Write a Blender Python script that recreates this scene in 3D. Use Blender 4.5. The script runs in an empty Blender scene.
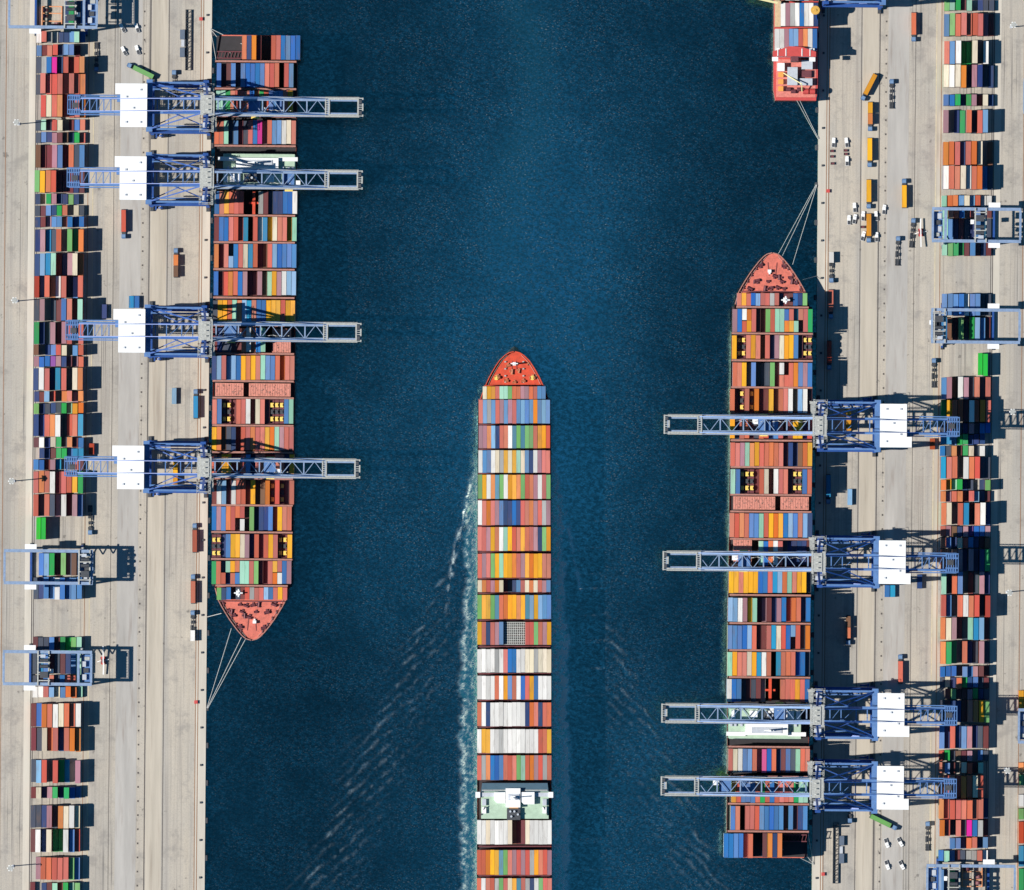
import bpy, bmesh, math, random
import numpy as np
from mathutils import Vector, Matrix
random.seed(7)
S = 0.56            # metres per photo pixel on the ground
TILT = -0.0085      # the quays run half a degree off the vertical
PI = math.pi
sc = bpy.context.scene

# ------------------------------------------------------------------ camera, sky, sun, exposure
CAM_H = 5000.0
cam = bpy.data.cameras.new('camera'); cam_o = bpy.data.objects.new('camera', cam)
sc.collection.objects.link(cam_o); sc.camera = cam_o
cam_o.location = (0, 0, CAM_H); cam_o.rotation_euler = (0, 0, 0)
cam.sensor_width = 36; cam.lens = 36 * (CAM_H - 3) / (1024 * S)
cam.clip_start = 10; cam.clip_end = 12000

SUN_EL = math.radians(46); SUN_AZ = math.radians(5)      # light travels to +X, a little to +Y
world = bpy.data.worlds.new('World'); sc.world = world; world.use_nodes = True
wn = world.node_tree; bg = wn.nodes['Background']
sky = wn.nodes.new('ShaderNodeTexSky'); sky.sky_type = 'NISHITA'; sky.sun_disc = False; sky.ozone_density = 4.0; sky.dust_density = 0.3; sky.altitude = 1500
sky.sun_elevation = SUN_EL; sky.sun_rotation = math.radians(270) - SUN_AZ
tint = wn.nodes.new('ShaderNodeMix'); tint.data_type = 'RGBA'; tint.blend_type = 'MULTIPLY'; tint.inputs[0].default_value = 1; tint.inputs[7].default_value = (.40, 1.04, 1.2, 1)
wn.links.new(sky.outputs[0], tint.inputs[6]); wn.links.new(tint.outputs[2], bg.inputs[0]); bg.inputs[1].default_value = 0.054
sl = bpy.data.lights.new('sun', 'SUN'); sl.energy = 5.0; sl.angle = math.radians(0.5); sl.color = (1.0, 0.95, 0.87)
so = bpy.data.objects.new('sun', sl); sc.collection.objects.link(so)
d = Vector((math.cos(SUN_EL) * math.cos(SUN_AZ), math.cos(SUN_EL) * math.sin(SUN_AZ), -math.sin(SUN_EL)))
so.rotation_euler = d.to_track_quat('-Z', 'Y').to_euler(); so.location = (-400, 0, 500)
sc.view_settings.view_transform = 'Standard'; sc.view_settings.look = 'None'
sc.view_settings.exposure = 0.38; sc.view_settings.gamma = 1.0

# ------------------------------------------------------------------ helpers
C = sc.collection
def W(px, py, side='L'):
    """photo pixel -> world x, y; side R is the same harbour plan turned by half a turn"""
    if side == 'R': px, py = 1024 - px, 893 - py
    return ((px - 512) * S, (445 - py) * S)
def RZ(side='L'): return TILT + (PI if side == 'R' else 0)

def lin(c):
    return tuple(((v / 255) / 12.92 if v / 255 <= .04045 else ((v / 255 + .055) / 1.055) ** 2.4) for v in c)

def mat(name, col, rough=.6, metal=0., var=.12, scale=.35, stretch=(1, 1, 1), bump=0., stain=0., jitter=0.):
    m = bpy.data.materials.new(name); m.use_nodes = True
    n = m.node_tree.nodes; l = m.node_tree.links; p = n['Principled BSDF']
    p.inputs['Roughness'].default_value = rough; p.inputs['Metallic'].default_value = metal
    tc = n.new('ShaderNodeTexCoord'); mp = n.new('ShaderNodeMapping'); mp.inputs['Scale'].default_value = stretch
    oi = n.new('ShaderNodeObjectInfo'); ad = n.new('ShaderNodeVectorMath'); ad.operation = 'ADD'
    l.new(tc.outputs['Object'], ad.inputs[0]); l.new(oi.outputs['Location'], ad.inputs[1]); l.new(ad.outputs[0], mp.inputs['Vector'])
    no = n.new('ShaderNodeTexNoise'); no.inputs['Scale'].default_value = scale; no.inputs['Detail'].default_value = 6; no.inputs['Roughness'].default_value = .65
    l.new(mp.outputs[0], no.inputs['Vector'])
    mr = n.new('ShaderNodeMapRange'); mr.inputs['From Min'].default_value = .25; mr.inputs['From Max'].default_value = .75
    mr.inputs['To Min'].default_value = 1 - var; mr.inputs['To Max'].default_value = 1 + var; l.new(no.outputs['Fac'], mr.inputs['Value'])
    vm = n.new('ShaderNodeVectorMath'); vm.operation = 'SCALE'; vm.inputs[0].default_value = col[:3]; l.new(mr.outputs[0], vm.inputs['Scale'])
    out = vm.outputs[0]
    if jitter:
        gi = n.new('ShaderNodeNewGeometry'); ad2 = n.new('ShaderNodeMath'); ad2.operation = 'ADD'; l.new(gi.outputs['Random Per Island'], ad2.inputs[0]); l.new(oi.outputs['Random'], ad2.inputs[1])
        fr = n.new('ShaderNodeMath'); fr.operation = 'FRACT'; l.new(ad2.outputs[0], fr.inputs[0])
        hs = n.new('ShaderNodeHueSaturation'); l.new(out, hs.inputs['Color'])
        a1 = n.new('ShaderNodeMapRange'); a1.inputs['To Min'].default_value = 1 - jitter; a1.inputs['To Max'].default_value = 1 + jitter * .55; l.new(fr.outputs[0], a1.inputs['Value']); l.new(a1.outputs[0], hs.inputs['Value'])
        m2 = n.new('ShaderNodeMath'); m2.operation = 'MULTIPLY'; m2.inputs[1].default_value = 7.31; l.new(fr.outputs[0], m2.inputs[0]); f2 = n.new('ShaderNodeMath'); f2.operation = 'FRACT'; l.new(m2.outputs[0], f2.inputs[0])
        a2 = n.new('ShaderNodeMapRange'); a2.inputs['To Min'].default_value = .98; a2.inputs['To Max'].default_value = 1.2; l.new(f2.outputs[0], a2.inputs['Value']); l.new(a2.outputs[0], hs.inputs['Saturation'])
        m3 = n.new('ShaderNodeMath'); m3.operation = 'MULTIPLY'; m3.inputs[1].default_value = 13.7; l.new(fr.outputs[0], m3.inputs[0]); f3 = n.new('ShaderNodeMath'); f3.operation = 'FRACT'; l.new(m3.outputs[0], f3.inputs[0])
        a3 = n.new('ShaderNodeMapRange'); a3.inputs['To Min'].default_value = .49; a3.inputs['To Max'].default_value = .51; l.new(f3.outputs[0], a3.inputs['Value']); l.new(a3.outputs[0], hs.inputs['Hue'])
        out = hs.outputs['Color']
    if stain:
        n2 = n.new('ShaderNodeTexNoise'); n2.inputs['Scale'].default_value = scale * 2.7; n2.inputs['Detail'].default_value = 8; l.new(mp.outputs[0], n2.inputs['Vector'])
        r2 = n.new('ShaderNodeMapRange'); r2.inputs['From Min'].default_value = .56; r2.inputs['From Max'].default_value = .72; r2.inputs['To Max'].default_value = stain; l.new(n2.outputs['Fac'], r2.inputs['Value'])
        mx = n.new('ShaderNodeMix'); mx.data_type = 'RGBA'; l.new(r2.outputs[0], mx.inputs[0]); l.new(out, mx.inputs[6]); mx.inputs[7].default_value = (.12, .07, .045, 1); out = mx.outputs[2]
    l.new(out, p.inputs['Base Color'])
    if bump:
        bn = n.new('ShaderNodeBump'); bn.inputs['Strength'].default_value = bump; bn.inputs['Distance'].default_value = .05; l.new(no.outputs['Fac'], bn.inputs['Height']); l.new(bn.outputs[0], p.inputs['Normal'])
    return m

class MB:
    """collects welded shapes that become ONE mesh object"""
    def __init__(s): s.v = []; s.f = []; s.m = []
    def add(s, vs, fs, mi=0):
        o = len(s.v); s.v += [tuple(x) for x in vs]; s.f += [tuple(i + o for i in f) for f in fs]; s.m += [mi] * len(fs)
    def box(s, x0, x1, y0, y1, z0, z1, mi=0, mtop=None):
        vs = [(x0, y0, z0), (x1, y0, z0), (x1, y1, z0), (x0, y1, z0), (x0, y0, z1), (x1, y0, z1), (x1, y1, z1), (x0, y1, z1)]
        s.add(vs, [(0, 3, 2, 1), (0, 1, 5, 4), (1, 2, 6, 5), (2, 3, 7, 6), (3, 0, 4, 7)], mi)
        s.f.append(tuple(len(s.v) - 8 + i for i in (4, 5, 6, 7))); s.m.append(mi if mtop is None else mtop)
        return s
    def bar(s, a, b, w, h, mi=0):
        a = Vector(a); b = Vector(b); t = (b - a).normalized()
        up = Vector((0, 0, 1)) if abs(t.z) < .97 else Vector((1, 0, 0))
        n = t.cross(up).normalized() * (w / 2); u = n.cross(t).normalized() * (h / 2)
        vs = [a - n - u, a + n - u, a + n + u, a - n + u, b - n - u, b + n - u, b + n + u, b - n + u]
        s.add(vs, [(0, 1, 2, 3), (7, 6, 5, 4), (0, 4, 5, 1), (1, 5, 6, 2), (2, 6, 7, 3), (3, 7, 4, 0)], mi); return s
    def prism(s, pts, z0, z1, mi=0, mtop=None):
        n = len(pts); vs = [(x, y, z0) for x, y in pts] + [(x, y, z1) for x, y in pts]
        s.add(vs, [tuple(range(n))[::-1]] + [(i, (i + 1) % n, n + (i + 1) % n, n + i) for i in range(n)], mi)
        s.f.append(tuple(len(s.v) - n + i for i in range(n))); s.m.append(mi if mtop is None else mtop); return s
    def cyl(s, c, r, h, axis='z', n=12, mi=0):
        pts = [(r * math.cos(2 * PI * i / n), r * math.sin(2 * PI * i / n)) for i in range(n)]
        f = {'z': lambda a, b, t: (c[0] + a, c[1] + b, c[2] + t), 'x': lambda a, b, t: (c[0] + t, c[1] + a, c[2] + b), 'y': lambda a, b, t: (c[0] + b, c[1] + t, c[2] + a)}[axis]
        vs = [f(a, b, -h / 2) for a, b in pts] + [f(a, b, h / 2) for a, b in pts]
        s.add(vs, [tuple(range(n))[::-1], tuple(range(n, 2 * n))] + [(i, (i + 1) % n, n + (i + 1) % n, n + i) for i in range(n)], mi); return s
    def mesh(s, name, mats):
        me = bpy.data.meshes.new(name); me.from_pydata(s.v, [], s.f)
        for m in mats: me.materials.append(m)
        me.polygons.foreach_set('material_index', s.m); me.update(); return me
    def build(s, name, mats, parent=None):
        if not isinstance(mats, (list, tuple)): mats = [mats]
        o = bpy.data.objects.new(name, s.mesh(name, mats)); C.objects.link(o)
        if parent is not None: o.parent = parent
        return o

def tag(o, label=None, cat=None, group=None, kind=None):
    if label: o['label'] = label
    if cat: o['category'] = cat
    if group: o['group'] = group
    if kind: o['kind'] = kind
    return o
def empty(name, loc=(0, 0, 0), rz=0, label=None, cat=None, group=None):
    o = bpy.data.objects.new(name, None); C.objects.link(o); o.location = loc; o.rotation_euler = (0, 0, rz); o.empty_display_size = .5
    return tag(o, label, cat, group)
def copy_tree(o, parent=None):
    c = o.copy(); C.objects.link(c)
    if parent is not None: c.parent = parent
    for ch in list(o.children): copy_tree(ch, c)
    return c
class Proto:
    """first placing uses the original, later ones are copies of the thing and each of its parts"""
    def __init__(s, root): s.root = root; s.used = False
    def put(s, loc, rz, label, group=None):
        o = s.root if not s.used else copy_tree(s.root); s.used = True
        o.location = loc; o.rotation_euler = (0, 0, rz); o['label'] = label
        if group: o['group'] = group
        return o
ORD = 'first second third fourth fifth sixth seventh eighth ninth tenth eleventh twelfth thirteenth fourteenth fifteenth sixteenth seventeenth eighteenth nineteenth twentieth'.split()

# ------------------------------------------------------------------ colours
SR = dict(r=(208, 118, 102), o=(222, 136, 88), y=(240, 170, 40), b=(44, 110, 182), l=(140, 178, 214), w=(236, 234, 230), c=(226, 214, 190),
          n=(34, 60, 112), g=(40, 160, 84), p=(176, 132, 142), t=(42, 140, 186), k=(168, 168, 166), e=(160, 208, 184), s=(98, 138, 192),
          q=(226, 86, 160), v=(130, 70, 150), m=(110, 48, 52), B=(120, 84, 62), R=(170, 70, 48), V=(20, 196, 50), d=(60, 70, 88), h=(122, 176, 108), a=(88, 142, 164), f=(104, 142, 188))
CNAME = dict(r='salmon red', o='orange', y='amber yellow', b='blue', l='pale blue', w='white', c='cream', n='navy', g='green', p='dusty pink', t='bright blue',
             k='grey', e='mint', s='steel blue', q='pink', v='purple', m='maroon', B='brown', R='brick red', V='vivid green', d='slate', h='light green', a='dull teal', f='dull blue')
LOW = dict(N='nmdmnd', M='mmBm', T='tnd', P='p', K='k', G='g', S='s')  # dark picks for low boxes put the shade of deep gaps into their colour
CK = list(SR)
CM = {k: mat('container_' + CNAME[k].replace(' ', '_'), tuple(x * .70 + .008 for x in lin(SR[k])), .55, 0, .13, .22, (1.5, .22, 1), .25, .34, .26) for k in CK}
cblue = mat('crane_blue_paint', (.014, .066, .26), .42, .1, .2, .3, stain=.15)
cboom = mat('crane_boom_paint', (.19, .27, .41), .5, .1, .25, .5, stain=.3)
csteel = mat('crane_pale_blue_paint', (.075, .17, .38), .5, .1, .2, .4, stain=.2)
cgrey = mat('galvanised_walkway', (.34, .35, .335), .6, .1, .35, 1.2)
cwhite = mat('white_roof_sheet', (.70, .71, .71), .55, 0, .05, .2)
cdark = mat('dark_machinery', (.05, .055, .065), .55, .2, .4, 1)
cglass = mat('dark_glass', (.02, .035, .05), .12, 0, .1)
rubber = mat('black_rubber', (.02, .02, .02), .8, 0, .2)
deck_m = mat('salmon_deck_paint', tuple(x * .78 for x in lin((214, 112, 95))), .65, 0, .28, .45, stain=.6)
hatch_m = mat('hatch_cover_paint', (.50, .20, .155), .7, 0, .3, .8, stain=.4)
deck_o = mat('orange_deck_paint', tuple(x * .72 for x in lin((220, 74, 40))), .6, 0, .3, .4, stain=.5)
hull_m = mat('oxide_red_hull', (.20, .045, .035), .5, 0, .2, .2, (1, 1, .2), stain=.2)
hull_d = mat('dark_hull', (.035, .02, .022), .5, 0, .2, .2, stain=.1)
lash_m = mat('lashing_bridge_steel', (.34, .16, .13), .6, .1, .3, .8, stain=.3)
green_m = mat('pale_green_deck', (.34, .46, .35), .65, 0, .15, .4, stain=.12)
maroon_m = mat('maroon_fittings', (.13, .035, .045), .5, .1, .3, 1)
ymach = mat('yellow_machine_paint', (.72, .52, .12), .5, 0, .25, 1.2)
cable_m = mat('rope_grey', (.42, .43, .42), .8, 0, .1)
redp = mat('red_paint', (.46, .055, .05), .5, 0, .12, .5)
gold_m = mat('ochre_reel', (.55, .32, .06), .5, .1, .2, .8)
ckpaint = mat('grey_paint', (.40, .43, .48), .55, 0, .15, .6)

# ------------------------------------------------------------------ water
def smooth(a, b, x):
    t = np.clip((x - a) / (b - a), 0, 1); return t * t * (3 - 2 * t)
def vnoise(x, y, seed):
    xi = np.floor(x).astype(np.int64); yi = np.floor(y).astype(np.int64); fx = x - xi; fy = y - yi
    def h(a, b):
        n = (a * 374761393 + b * 668265263 + seed * 974711) & 0x7fffffff
        n = ((n ^ (n >> 13)) * 1274126177) & 0x7fffffff
        return ((n ^ (n >> 16)) & 0xffff) / 65535.
    ux = fx * fx * (3 - 2 * fx); uy = fy * fy * (3 - 2 * fy)
    return (h(xi, yi) * (1 - ux) + h(xi + 1, yi) * ux) * (1 - uy) + (h(xi, yi + 1) * (1 - ux) + h(xi + 1, yi + 1) * ux) * uy
def fbm(x, y, seed, o=4):
    t = 0; a = .5; n = 0
    for i in range(o): t = t + a * vnoise(x * 2 ** i, y * 2 ** i, seed + i); n += a; a *= .5
    return t / n
ax = np.concatenate([np.linspace(120, 196, 6), np.arange(200, 826, 1.0), np.linspace(830, 910, 6)])
ay = np.concatenate([np.linspace(-900, -20, 12), np.arange(-12, 906, 1.0), np.linspace(920, 1800, 12)])
PX, PY = np.meshgrid(ax, ay)
hullL = 477.6 - .5 * smooth(500, 800, PY); hullR = 550.8 + .8 * smooth(500, 800, PY)
foam = np.zeros_like(PX); wash = np.zeros_like(PX); Z = np.zeros_like(PX)
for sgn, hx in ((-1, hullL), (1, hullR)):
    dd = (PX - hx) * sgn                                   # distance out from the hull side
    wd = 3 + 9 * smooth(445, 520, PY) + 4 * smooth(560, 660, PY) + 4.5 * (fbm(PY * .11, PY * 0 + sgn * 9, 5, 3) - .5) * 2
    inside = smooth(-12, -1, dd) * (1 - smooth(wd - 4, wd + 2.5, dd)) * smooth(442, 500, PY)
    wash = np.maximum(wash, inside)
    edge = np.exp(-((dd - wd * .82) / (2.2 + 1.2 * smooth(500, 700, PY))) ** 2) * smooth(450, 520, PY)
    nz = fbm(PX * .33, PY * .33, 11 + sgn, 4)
    foam = np.maximum(foam, edge * smooth(.36, .6, nz) * (2.4 if sgn > 0 else .62))  # extra foam painted on the starboard side to offset the ship's shade
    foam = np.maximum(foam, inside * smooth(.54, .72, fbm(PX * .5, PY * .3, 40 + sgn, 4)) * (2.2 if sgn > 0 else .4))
    # diverging bow-wave crests
    ts = [(470, 0), (520, 9), (590, 36), (690, 78), (800, 128), (890, 166)] if sgn < 0 else [(480, 1), (520, 11), (580, 33), (700, 84), (800, 128), (890, 160)]
    line = np.interp(PY, [t[0] for t in ts], [t[1] for t in ts]) + 4
    off = dd - line
    env = np.exp(-(off / (2.4 + .010 * (PY - 470))) ** 2) * smooth(470, 520, PY)
    inner = np.exp(-((off + 16) / 26) ** 2) * smooth(540, 680, PY)
    ph = (PY * .50 - dd * .46) + 6.0 * fbm(PX * .05, PY * .05, 70 + sgn, 3)
    cr = .5 + .5 * np.sin(ph)
    brk = smooth(.35, .6, fbm(PX * .07, PY * .09, 90 + sgn, 3))
    Z += env * (cr ** 2) * .22 + inner * (cr ** 2) * .08
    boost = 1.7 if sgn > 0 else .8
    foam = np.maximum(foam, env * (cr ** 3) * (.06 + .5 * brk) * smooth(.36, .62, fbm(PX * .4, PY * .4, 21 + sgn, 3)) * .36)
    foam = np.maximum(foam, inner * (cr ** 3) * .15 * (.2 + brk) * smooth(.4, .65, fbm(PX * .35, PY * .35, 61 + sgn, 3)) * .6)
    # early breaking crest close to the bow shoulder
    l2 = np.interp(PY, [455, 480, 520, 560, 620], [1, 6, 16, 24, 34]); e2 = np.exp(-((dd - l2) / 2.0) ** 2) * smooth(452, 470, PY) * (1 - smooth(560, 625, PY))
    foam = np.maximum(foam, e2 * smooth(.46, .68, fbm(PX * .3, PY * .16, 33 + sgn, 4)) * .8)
# pale sheen painted up mid-basin, with rougher bump (and old propeller wash in it)
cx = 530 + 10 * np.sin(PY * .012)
ruf_sheen = np.exp(-((PX - cx) / 120) ** 2) * (.35 + .65 * smooth(0, 330, PY)) * (1 - .55 * smooth(430, 620, PY))
ruf_sheen = np.maximum(ruf_sheen, .55 * np.exp(-((PX - 640) / 90) ** 2) * smooth(560, 800, PY))
ruf_sheen = np.maximum(ruf_sheen, .40 * np.exp(-((PX - 400) / 80) ** 2) * smooth(330, 420, PY) * (1 - smooth(560, 700, PY)))
ruf_sheen = ruf_sheen * (.7 + .8 * fbm(PX * .010, PY * .006, 3, 4)); ruf_sheen = np.clip(ruf_sheen, 0, 1)
lane = np.exp(-((PX - 522 - 14 * np.sin(PY * .02)) / 26) ** 2) * (1 - smooth(180, 330, PY)) * .07 * fbm(PX * .03, PY * .02, 8, 4) * 2
wash = np.maximum(wash, lane)
nx, ny = len(ax), len(ay)
co = np.stack([(PX - 512) * S, (445 - PY) * S, Z], -1).reshape(-1, 3).astype(np.float32)
idx = np.arange(nx * ny).reshape(ny, nx)
quads = np.stack([idx[1:, :-1], idx[1:, 1:], idx[:-1, 1:], idx[:-1, :-1]], -1).reshape(-1, 4).astype(np.int32)
me = bpy.data.meshes.new('harbour_water'); me.vertices.add(nx * ny); me.vertices.foreach_set('co', co.ravel())
nq = len(quads); me.loops.add(nq * 4); me.loops.foreach_set('vertex_index', quads.ravel()); me.polygons.add(nq)
me.polygons.foreach_set('loop_start', np.arange(nq, dtype=np.int32) * 4); me.polygons.foreach_set('use_smooth', np.ones(nq, dtype=bool))
me.update(calc_edges=True)
for nm, arr in (('foam', foam), ('wash', wash), ('ruffle_sheen', ruf_sheen)):
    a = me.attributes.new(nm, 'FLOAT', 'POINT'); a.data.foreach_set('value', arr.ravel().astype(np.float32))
water = bpy.data.objects.new('harbour_water', me); C.objects.link(water); tag(water, kind='structure')
wm = bpy.data.materials.new('sea_water'); wm.use_nodes = True; n = wm.node_tree.nodes; l = wm.node_tree.links; p = n['Principled BSDF']
def at(nm): a = n.new('ShaderNodeAttribute'); a.attribute_name = nm; return a.outputs['Fac']
def mth(op, a, b=None, c=None):
    m = n.new('ShaderNodeMath'); m.operation = op
    for i, x in enumerate((a, b, c)):
        if x is None: continue
        if isinstance(x, (int, float)): m.inputs[i].default_value = x
        else: l.new(x, m.inputs[i])
    return m.outputs[0]
def mixc(f, a, b):
    m = n.new('ShaderNodeMix'); m.data_type = 'RGBA'
    for i, x in ((0, f), (6, a), (7, b)):
        if isinstance(x, tuple): m.inputs[i].default_value = x
        elif isinstance(x, (int, float)): m.inputs[i].default_value = x
        else: l.new(x, m.inputs[i])
    return m.outputs[2]
def noise(scale, det=4, rough=.6, st=(1, 1, 1), rot=0):
    t = n.new('ShaderNodeTexCoord'); mp = n.new('ShaderNodeMapping'); mp.inputs['Scale'].default_value = st; mp.inputs['Rotation'].default_value = (0, 0, rot); l.new(t.outputs['Object'], mp.inputs[0])
    q = n.new('ShaderNodeTexNoise'); q.inputs['Scale'].default_value = scale; q.inputs['Detail'].default_value = det; q.inputs['Roughness'].default_value = rough; l.new(mp.outputs[0], q.inputs['Vector']); return q.outputs['Fac']
def ramp(x, a, b, lo=0., hi=1.):
    m = n.new('ShaderNodeMapRange'); m.interpolation_type = 'SMOOTHSTEP'
    m.inputs[1].default_value = a; m.inputs[2].default_value = b; m.inputs[3].default_value = lo; m.inputs[4].default_value = hi; l.new(x, m.inputs[0]); return m.outputs[0]
A_f, A_w, A_r = at('foam'), at('wash'), at('ruffle_sheen')
chop = noise(.55, 5, .62, (1, 1.35, 1), .5); fine = noise(1.1, 4, .65, (1, 1.25, 1), -.3); flk = noise(.85, 3, .6, (1, 1.5, 1), .45); patch = noise(.05, 4, .6); big = noise(.016, 4, .55)
deep = mixc(ramp(big, .35, .68), (.0003, .0014, .003, 1), (.0004, .0022, .0045, 1))
deep = mixc(mth('MULTIPLY', A_r, .85), deep, (.0016, .0075, .0135, 1))  # the lane's sheen is painted into the base colour too
teal = mixc(ramp(chop, .35, .65), (.006, .10, .15, 1), (.05, .25, .31, 1))
col = mixc(mth('MULTIPLY', A_w, .9), deep, teal)
# small wind-blown crests and glints painted as pale flecks, more along the sheen lane
fl = mth('MULTIPLY', ramp(flk, .53, .66), ramp(fine, .42, .6)); fl = mth('MULTIPLY', fl, ramp(patch, .34, .64, .25, 1.1))
fl = mth('MULTIPLY', fl, mth('ADD', mth('MULTIPLY', A_r, .75), .13))
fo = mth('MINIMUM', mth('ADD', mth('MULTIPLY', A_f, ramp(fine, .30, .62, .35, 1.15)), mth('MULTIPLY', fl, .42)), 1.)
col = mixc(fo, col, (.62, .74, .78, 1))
l.new(col, p.inputs['Base Color'])
l.new(mth('ADD', mth('MULTIPLY', fo, .5), .06), p.inputs['Roughness']); p.inputs['IOR'].default_value = 20.0
# sky sheen and ripple contrast painted into the specular tint, stronger in the sheen lane
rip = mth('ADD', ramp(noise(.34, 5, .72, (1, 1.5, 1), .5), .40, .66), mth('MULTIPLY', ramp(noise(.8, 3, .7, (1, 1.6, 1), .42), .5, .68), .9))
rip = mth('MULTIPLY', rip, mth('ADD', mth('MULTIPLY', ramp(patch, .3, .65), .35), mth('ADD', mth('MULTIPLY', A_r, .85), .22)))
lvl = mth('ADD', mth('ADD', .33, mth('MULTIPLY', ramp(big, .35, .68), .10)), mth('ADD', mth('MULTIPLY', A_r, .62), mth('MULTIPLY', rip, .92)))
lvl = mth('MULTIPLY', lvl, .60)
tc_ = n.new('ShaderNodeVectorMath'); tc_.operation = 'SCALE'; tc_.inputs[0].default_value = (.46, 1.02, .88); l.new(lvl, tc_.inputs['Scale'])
sheen = mixc(mth('MULTIPLY', A_w, .95), tc_.outputs[0], mixc(ramp(chop, .38, .62), (.25, .75, .52, 1), (.95, 1.2, 1.0, 1))); sheen = mixc(mth('MINIMUM', mth('MULTIPLY', A_f, .95), 1.), sheen, (1, 1, .85, 1))  # brighter sheen painted into wash and foam so they show in shade
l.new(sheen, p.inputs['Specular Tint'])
hgt = mth('ADD', mth('MULTIPLY', chop, 1.0), mth('MULTIPLY', fine, .45))
bn = n.new('ShaderNodeBump'); bn.inputs['Distance'].default_value = .09; l.new(hgt, bn.inputs['Height']); l.new(mth('ADD', mth('MULTIPLY', A_r, .5), .5), bn.inputs['Strength'])
l.new(bn.outputs[0], p.inputs['Normal'])
me.materials.append(wm)

# ------------------------------------------------------------------ quays (ground)
def concrete():
    m = bpy.data.materials.new('quay_concrete'); m.use_nodes = True
    global n, l; n = m.node_tree.nodes; l = m.node_tree.links; p = n['Principled BSDF']
    big = noise(.02, 5, .6, (1, .5, 1)); streak = noise(.55, 5, .7, (1, .018, 1)); streak2 = noise(.12, 4, .6, (1, .012, 1)); sp = noise(1.3, 6, .7); blot = noise(.09, 6, .7)
    c = mixc(ramp(big, .36, .62), (.435, .39, .325, 1), (.37, .345, .305, 1))
    c = mixc(ramp(streak2, .47, .7, 0, .7), c, (.30, .29, .275, 1))
    c = mixc(ramp(streak, .46, .70, 0, .75), c, (.27, .245, .22, 1))
    c = mixc(ramp(streak2, .22, .42, .5, 0), c, (.47, .385, .27, 1))
    c = mixc(ramp(blot, .50, .68, 0, .6), c, (.22, .205, .19, 1))
    c = mixc(ramp(sp, .42, .66, 0, .36), c, (.24, .225, .205, 1))
    tyre = noise(1.1, 2, .5, (1, .006, 1)); wav = noise(.03, 3, .5, (1, .4, 1))
    c = mixc(mth('MULTIPLY', ramp(tyre, .60, .70), ramp(wav, .40, .60, 0, .85)), c, (.13, .122, .115, 1))
    oil = noise(.22, 4, .55); c = mixc(ramp(oil, .66, .74, 0, .65), c, (.10, .092, .085, 1))
    # slab joints every 8 m along and across
    t = n.new('ShaderNodeTexCoord'); br = n.new('ShaderNodeTexBrick'); br.offset = 0; br.inputs['Scale'].default_value = 1; br.inputs['Brick Width'].default_value = 7.7; br.inputs['Row Height'].default_value = 15.4; br.inputs['Mortar Size'].default_value = .05
    br.inputs['Color1'].default_value = (1, 1, 1, 1); br.inputs['Color2'].default_value = (.93, .93, .93, 1); br.inputs['Mortar'].default_value = (.82, .8, .78, 1); l.new(t.outputs['Object'], br.inputs['Vector'])
    mx = n.new('ShaderNodeMix'); mx.data_type = 'RGBA'; mx.blend_type = 'MULTIPLY'; mx.inputs[0].default_value = .8; l.new(c, mx.inputs[6]); l.new(br.outputs['Color'], mx.inputs[7])
    l.new(mx.outputs[2], p.inputs['Base Color']); p.inputs['Roughness'].default_value = .85
    return m
conc = concrete()
QZ = 3.0
edge_m = mat('quay_cope_concrete', (.47, .435, .375), .85, 0, .15, .15, (1, .1, 1), stain=.12)
strip_m = mat('yard_lane_concrete', (.395, .355, .295), .85, 0, .22, .2, (1, .05, 1), stain=.25)
grey_m = mat('worn_lane_concrete', (.345, .33, .31), .85, 0, .2, .16, (1, .10, 1), stain=.3)
joint_m = mat('rail_slot_dark', (.07, .06, .055), .7, 0, .25, .5)
rail_m = mat('rusty_rail', (.26, .15, .09), .55, .2, .25, .5)
mark_m = mat('road_paint_worn', (.46, .40, .28), .7, 0, .2, .5)
def xq(x445, y): return x445 + (445 - y) * .0085
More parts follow.
